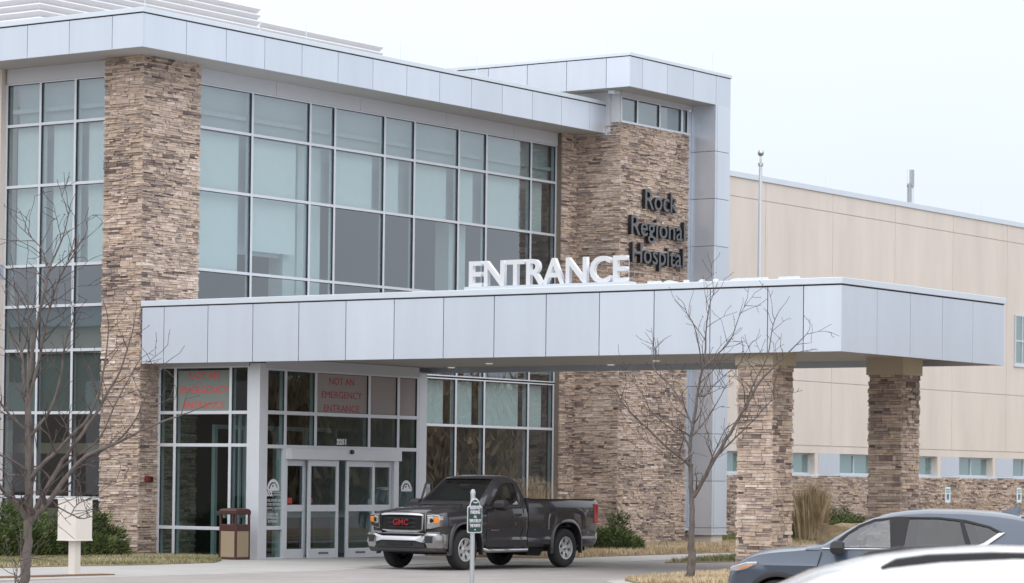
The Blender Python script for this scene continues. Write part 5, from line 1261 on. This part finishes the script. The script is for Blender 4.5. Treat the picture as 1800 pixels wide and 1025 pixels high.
for tx, z, wd, sz in (('RESERVED', 1.625, .235, .062), ('PARKING', 1.565, .215, .062), ('FOR', 1.512, .06, .036), ('EMPLOYEE OF', 1.455, .25, .056), ('THE MONTH', 1.393, .235, .056)):
    text_obj('lettering', tx, sz, (0, -.041, z), (1, 0, 0), m_white, pl, ext=.0005, off=.003, width=wd)
mb = MB(); mb.tube([(-.045, -.041, 1.716), (0, -.041, 1.706), (.045, -.041, 1.716)], .007, 5); mb.build('scroll_ornament', m_white, pl)
mb = MB(); mb.box(-.015, .015, -.0415, -.040, 1.352, 1.366); mb.build('maker_mark', m_white, pl)
# accessible parking signs by the wing
m_sgn = mat('pale sign face', (.70, .80, .82), .4); m_blue = mat('sign blue', (.02, .07, .22), .4); m_teal = mat('sign green lettering', (.10, .33, .30), .5)
for x0, lb in ((47.68, 'white accessible parking sign on a post before the wainscot, left of the car antenna'), (53.75, 'white accessible parking sign on a post at the right edge of the picture')):
    t = thing('accessible_parking_sign', lb, 'sign', (x0, 3.5, -.05), 0, 'accessible parking signs along the wing')
    mb = MB(); mb.tube([(0, 0, -.2), (0, 0, 1.80)], .028, 8); mb.build('post', m_galv, t)
    mb = MB(); mb.box(-.21, .21, -.05, -.04, 1.17, 1.745); pl = mb.build('sign_plate', m_sgn, t, bevel=.004)
    text_obj('lettering', 'RESERVED', .09, (0, -.052, 1.62), (1, 0, 0), m_teal, pl, ext=.0005, off=.003, width=.34)
    text_obj('lettering', 'PARKING', .09, (0, -.052, 1.535), (1, 0, 0), m_teal, pl, ext=.0005, off=.003, width=.30)
    mb = MB(); mb.box(-.10, .10, -.0525, -.05, 1.28, 1.49); bl = mb.build('blue_panel', m_blue, pl)
    mb = MB(); y = -.0545                                # wheelchair symbol
    for i in range(14):
        a0, a1 = -2.9+3.6*i/14, -2.9+3.6*(i+1)/14; P = lambda r, a: (-.005+r*math.cos(a), y, 1.345+r*math.sin(a)); mb.quad(P(.032, a0), P(.032, a1), P(.047, a1), P(.047, a0))
    mb.prism([(-.018, y, 1.435), (.0, y, 1.435), (.004, y, 1.36), (.045, y, 1.36), (.06, y, 1.31), (.045, y, 1.31), (.034, y, 1.345), (-.014, y, 1.345)], (0, .001, 0)); mb.box(-.022, .006, y, y+.001, 1.44, 1.468); mb.build('wheelchair_symbol', m_white, bl)
# flagpole
p = ground_at((1333-900)/5128*84, 84, -.1)
t = thing('flagpole', 'bare silver flagpole with a ball finial rising behind the canopy', 'flagpole', p)
mb = MB(); mb.tube([(0, 0, 0), (0, 0, 6), (0, 0, 11.1)], [.085, .075, .048], 14); mb.build('pole', mat('satin aluminium', (.62, .64, .67), .3, .6), t, smooth=True)
mb = MB(); mb.lathe([(0, .10), (.06, .08), (.09, .03), (.09, -.03), (.06, -.08), (0, -.10)], (0, 0, 11.40), (0, 0, 1), 16); mb.lathe([(0, .2), (.03, .15), (.03, -.02), (.075, -.04), (.075, -.12), (.05, -.14)], (0, 0, 11.15), (0, 0, 1), 14); mb.build('ball_finial', m_chrome, t, smooth=True)
mb = MB(); mb.tube([(-.075, -.03, 1.2), (-.06, -.03, 11.0)], .006, 5); mb.build('halyard', m_white, t)
# another wing of the hospital to the left, outside the view: it darkens the window reflections
nb = thing('neighbouring_wing', 'brown and beige wing out of frame to the left, seen only in the window reflections', 'building', (-44, 30, 0))
mb = MB(); mb.box(-6, 6, -5, 40, -.3, 6.8); mb.build('wall', mat('brown wall', (.15, .125, .10), .9, var=.1, vscale=1), nb)
mb = MB(); mb.box(-6.2, 6.2, -5.2, 40.2, 6.8, 7.9); mb.build('upper_wall', m_beige, nb)
mb = MB(); mb.box(-6.5, 6.5, -5.5, 40.5, 7.9, 8.8); mb.build('roof_fascia', m_panel2, nb)
for k in range(6):
    mb = MB(); mb.box(6.0, 6.15, -3+7*k, 1+7*k, 1.0, 5.6); mb.build('window', m_int, nb)
mb = MB(); mb.box(-6, 3, -24, -5.6, -.3, 4.9); mb.build('low_wall', mat('brown wall', (.15, .125, .10), .9), nb)

# woodland belt and parked cars beyond the right edge of the view: seen only as reflections; the belt is added to darken the canopy side
rnd = random.Random(91); mb = MB()
for i in range(60000):
    x0 = rnd.uniform(40, 140); y0 = -66 - .1*(x0-30) + rnd.gauss(0, 3); h = (7.6+1.1*math.sin(x0*.35)+.7*math.sin(x0*1.1))*rnd.random()**.9; mb.cur = min(1, max(.001, rnd.gauss(.05, .1)))
    p = Vector((x0, y0, -.2+h)); d = Vector((rnd.gauss(0, .3), rnd.gauss(0, .3), rnd.uniform(.4, 1.3))); s_ = Vector((rnd.gauss(0, .09), rnd.gauss(0, .09), .03)); mb.tri(p-s_, p+s_, p+d)
o = mb.build('woodland', m_dry, norm=False); tag(o, 'dark winter woodland added out of frame to the right to darken the canopy side', 'woodland', kind='stuff')
for k, (x0, y0, a, mm, lb) in enumerate(((33, -24.5, 2.2, m_wcar, 'white crossover in the lot out of frame, seen only in the door glass'), (36.5, -27.5, 2.2, m_suv, 'second slate grey crossover out of frame, seen only in the door glass'), (30, -21.6, 2.2, m_suv, 'slate grey crossover nearest the canopy out of frame, seen only in the door glass'))):
    suv('parked_crossover', lb, (x0, y0, -.2), a, mm, False)
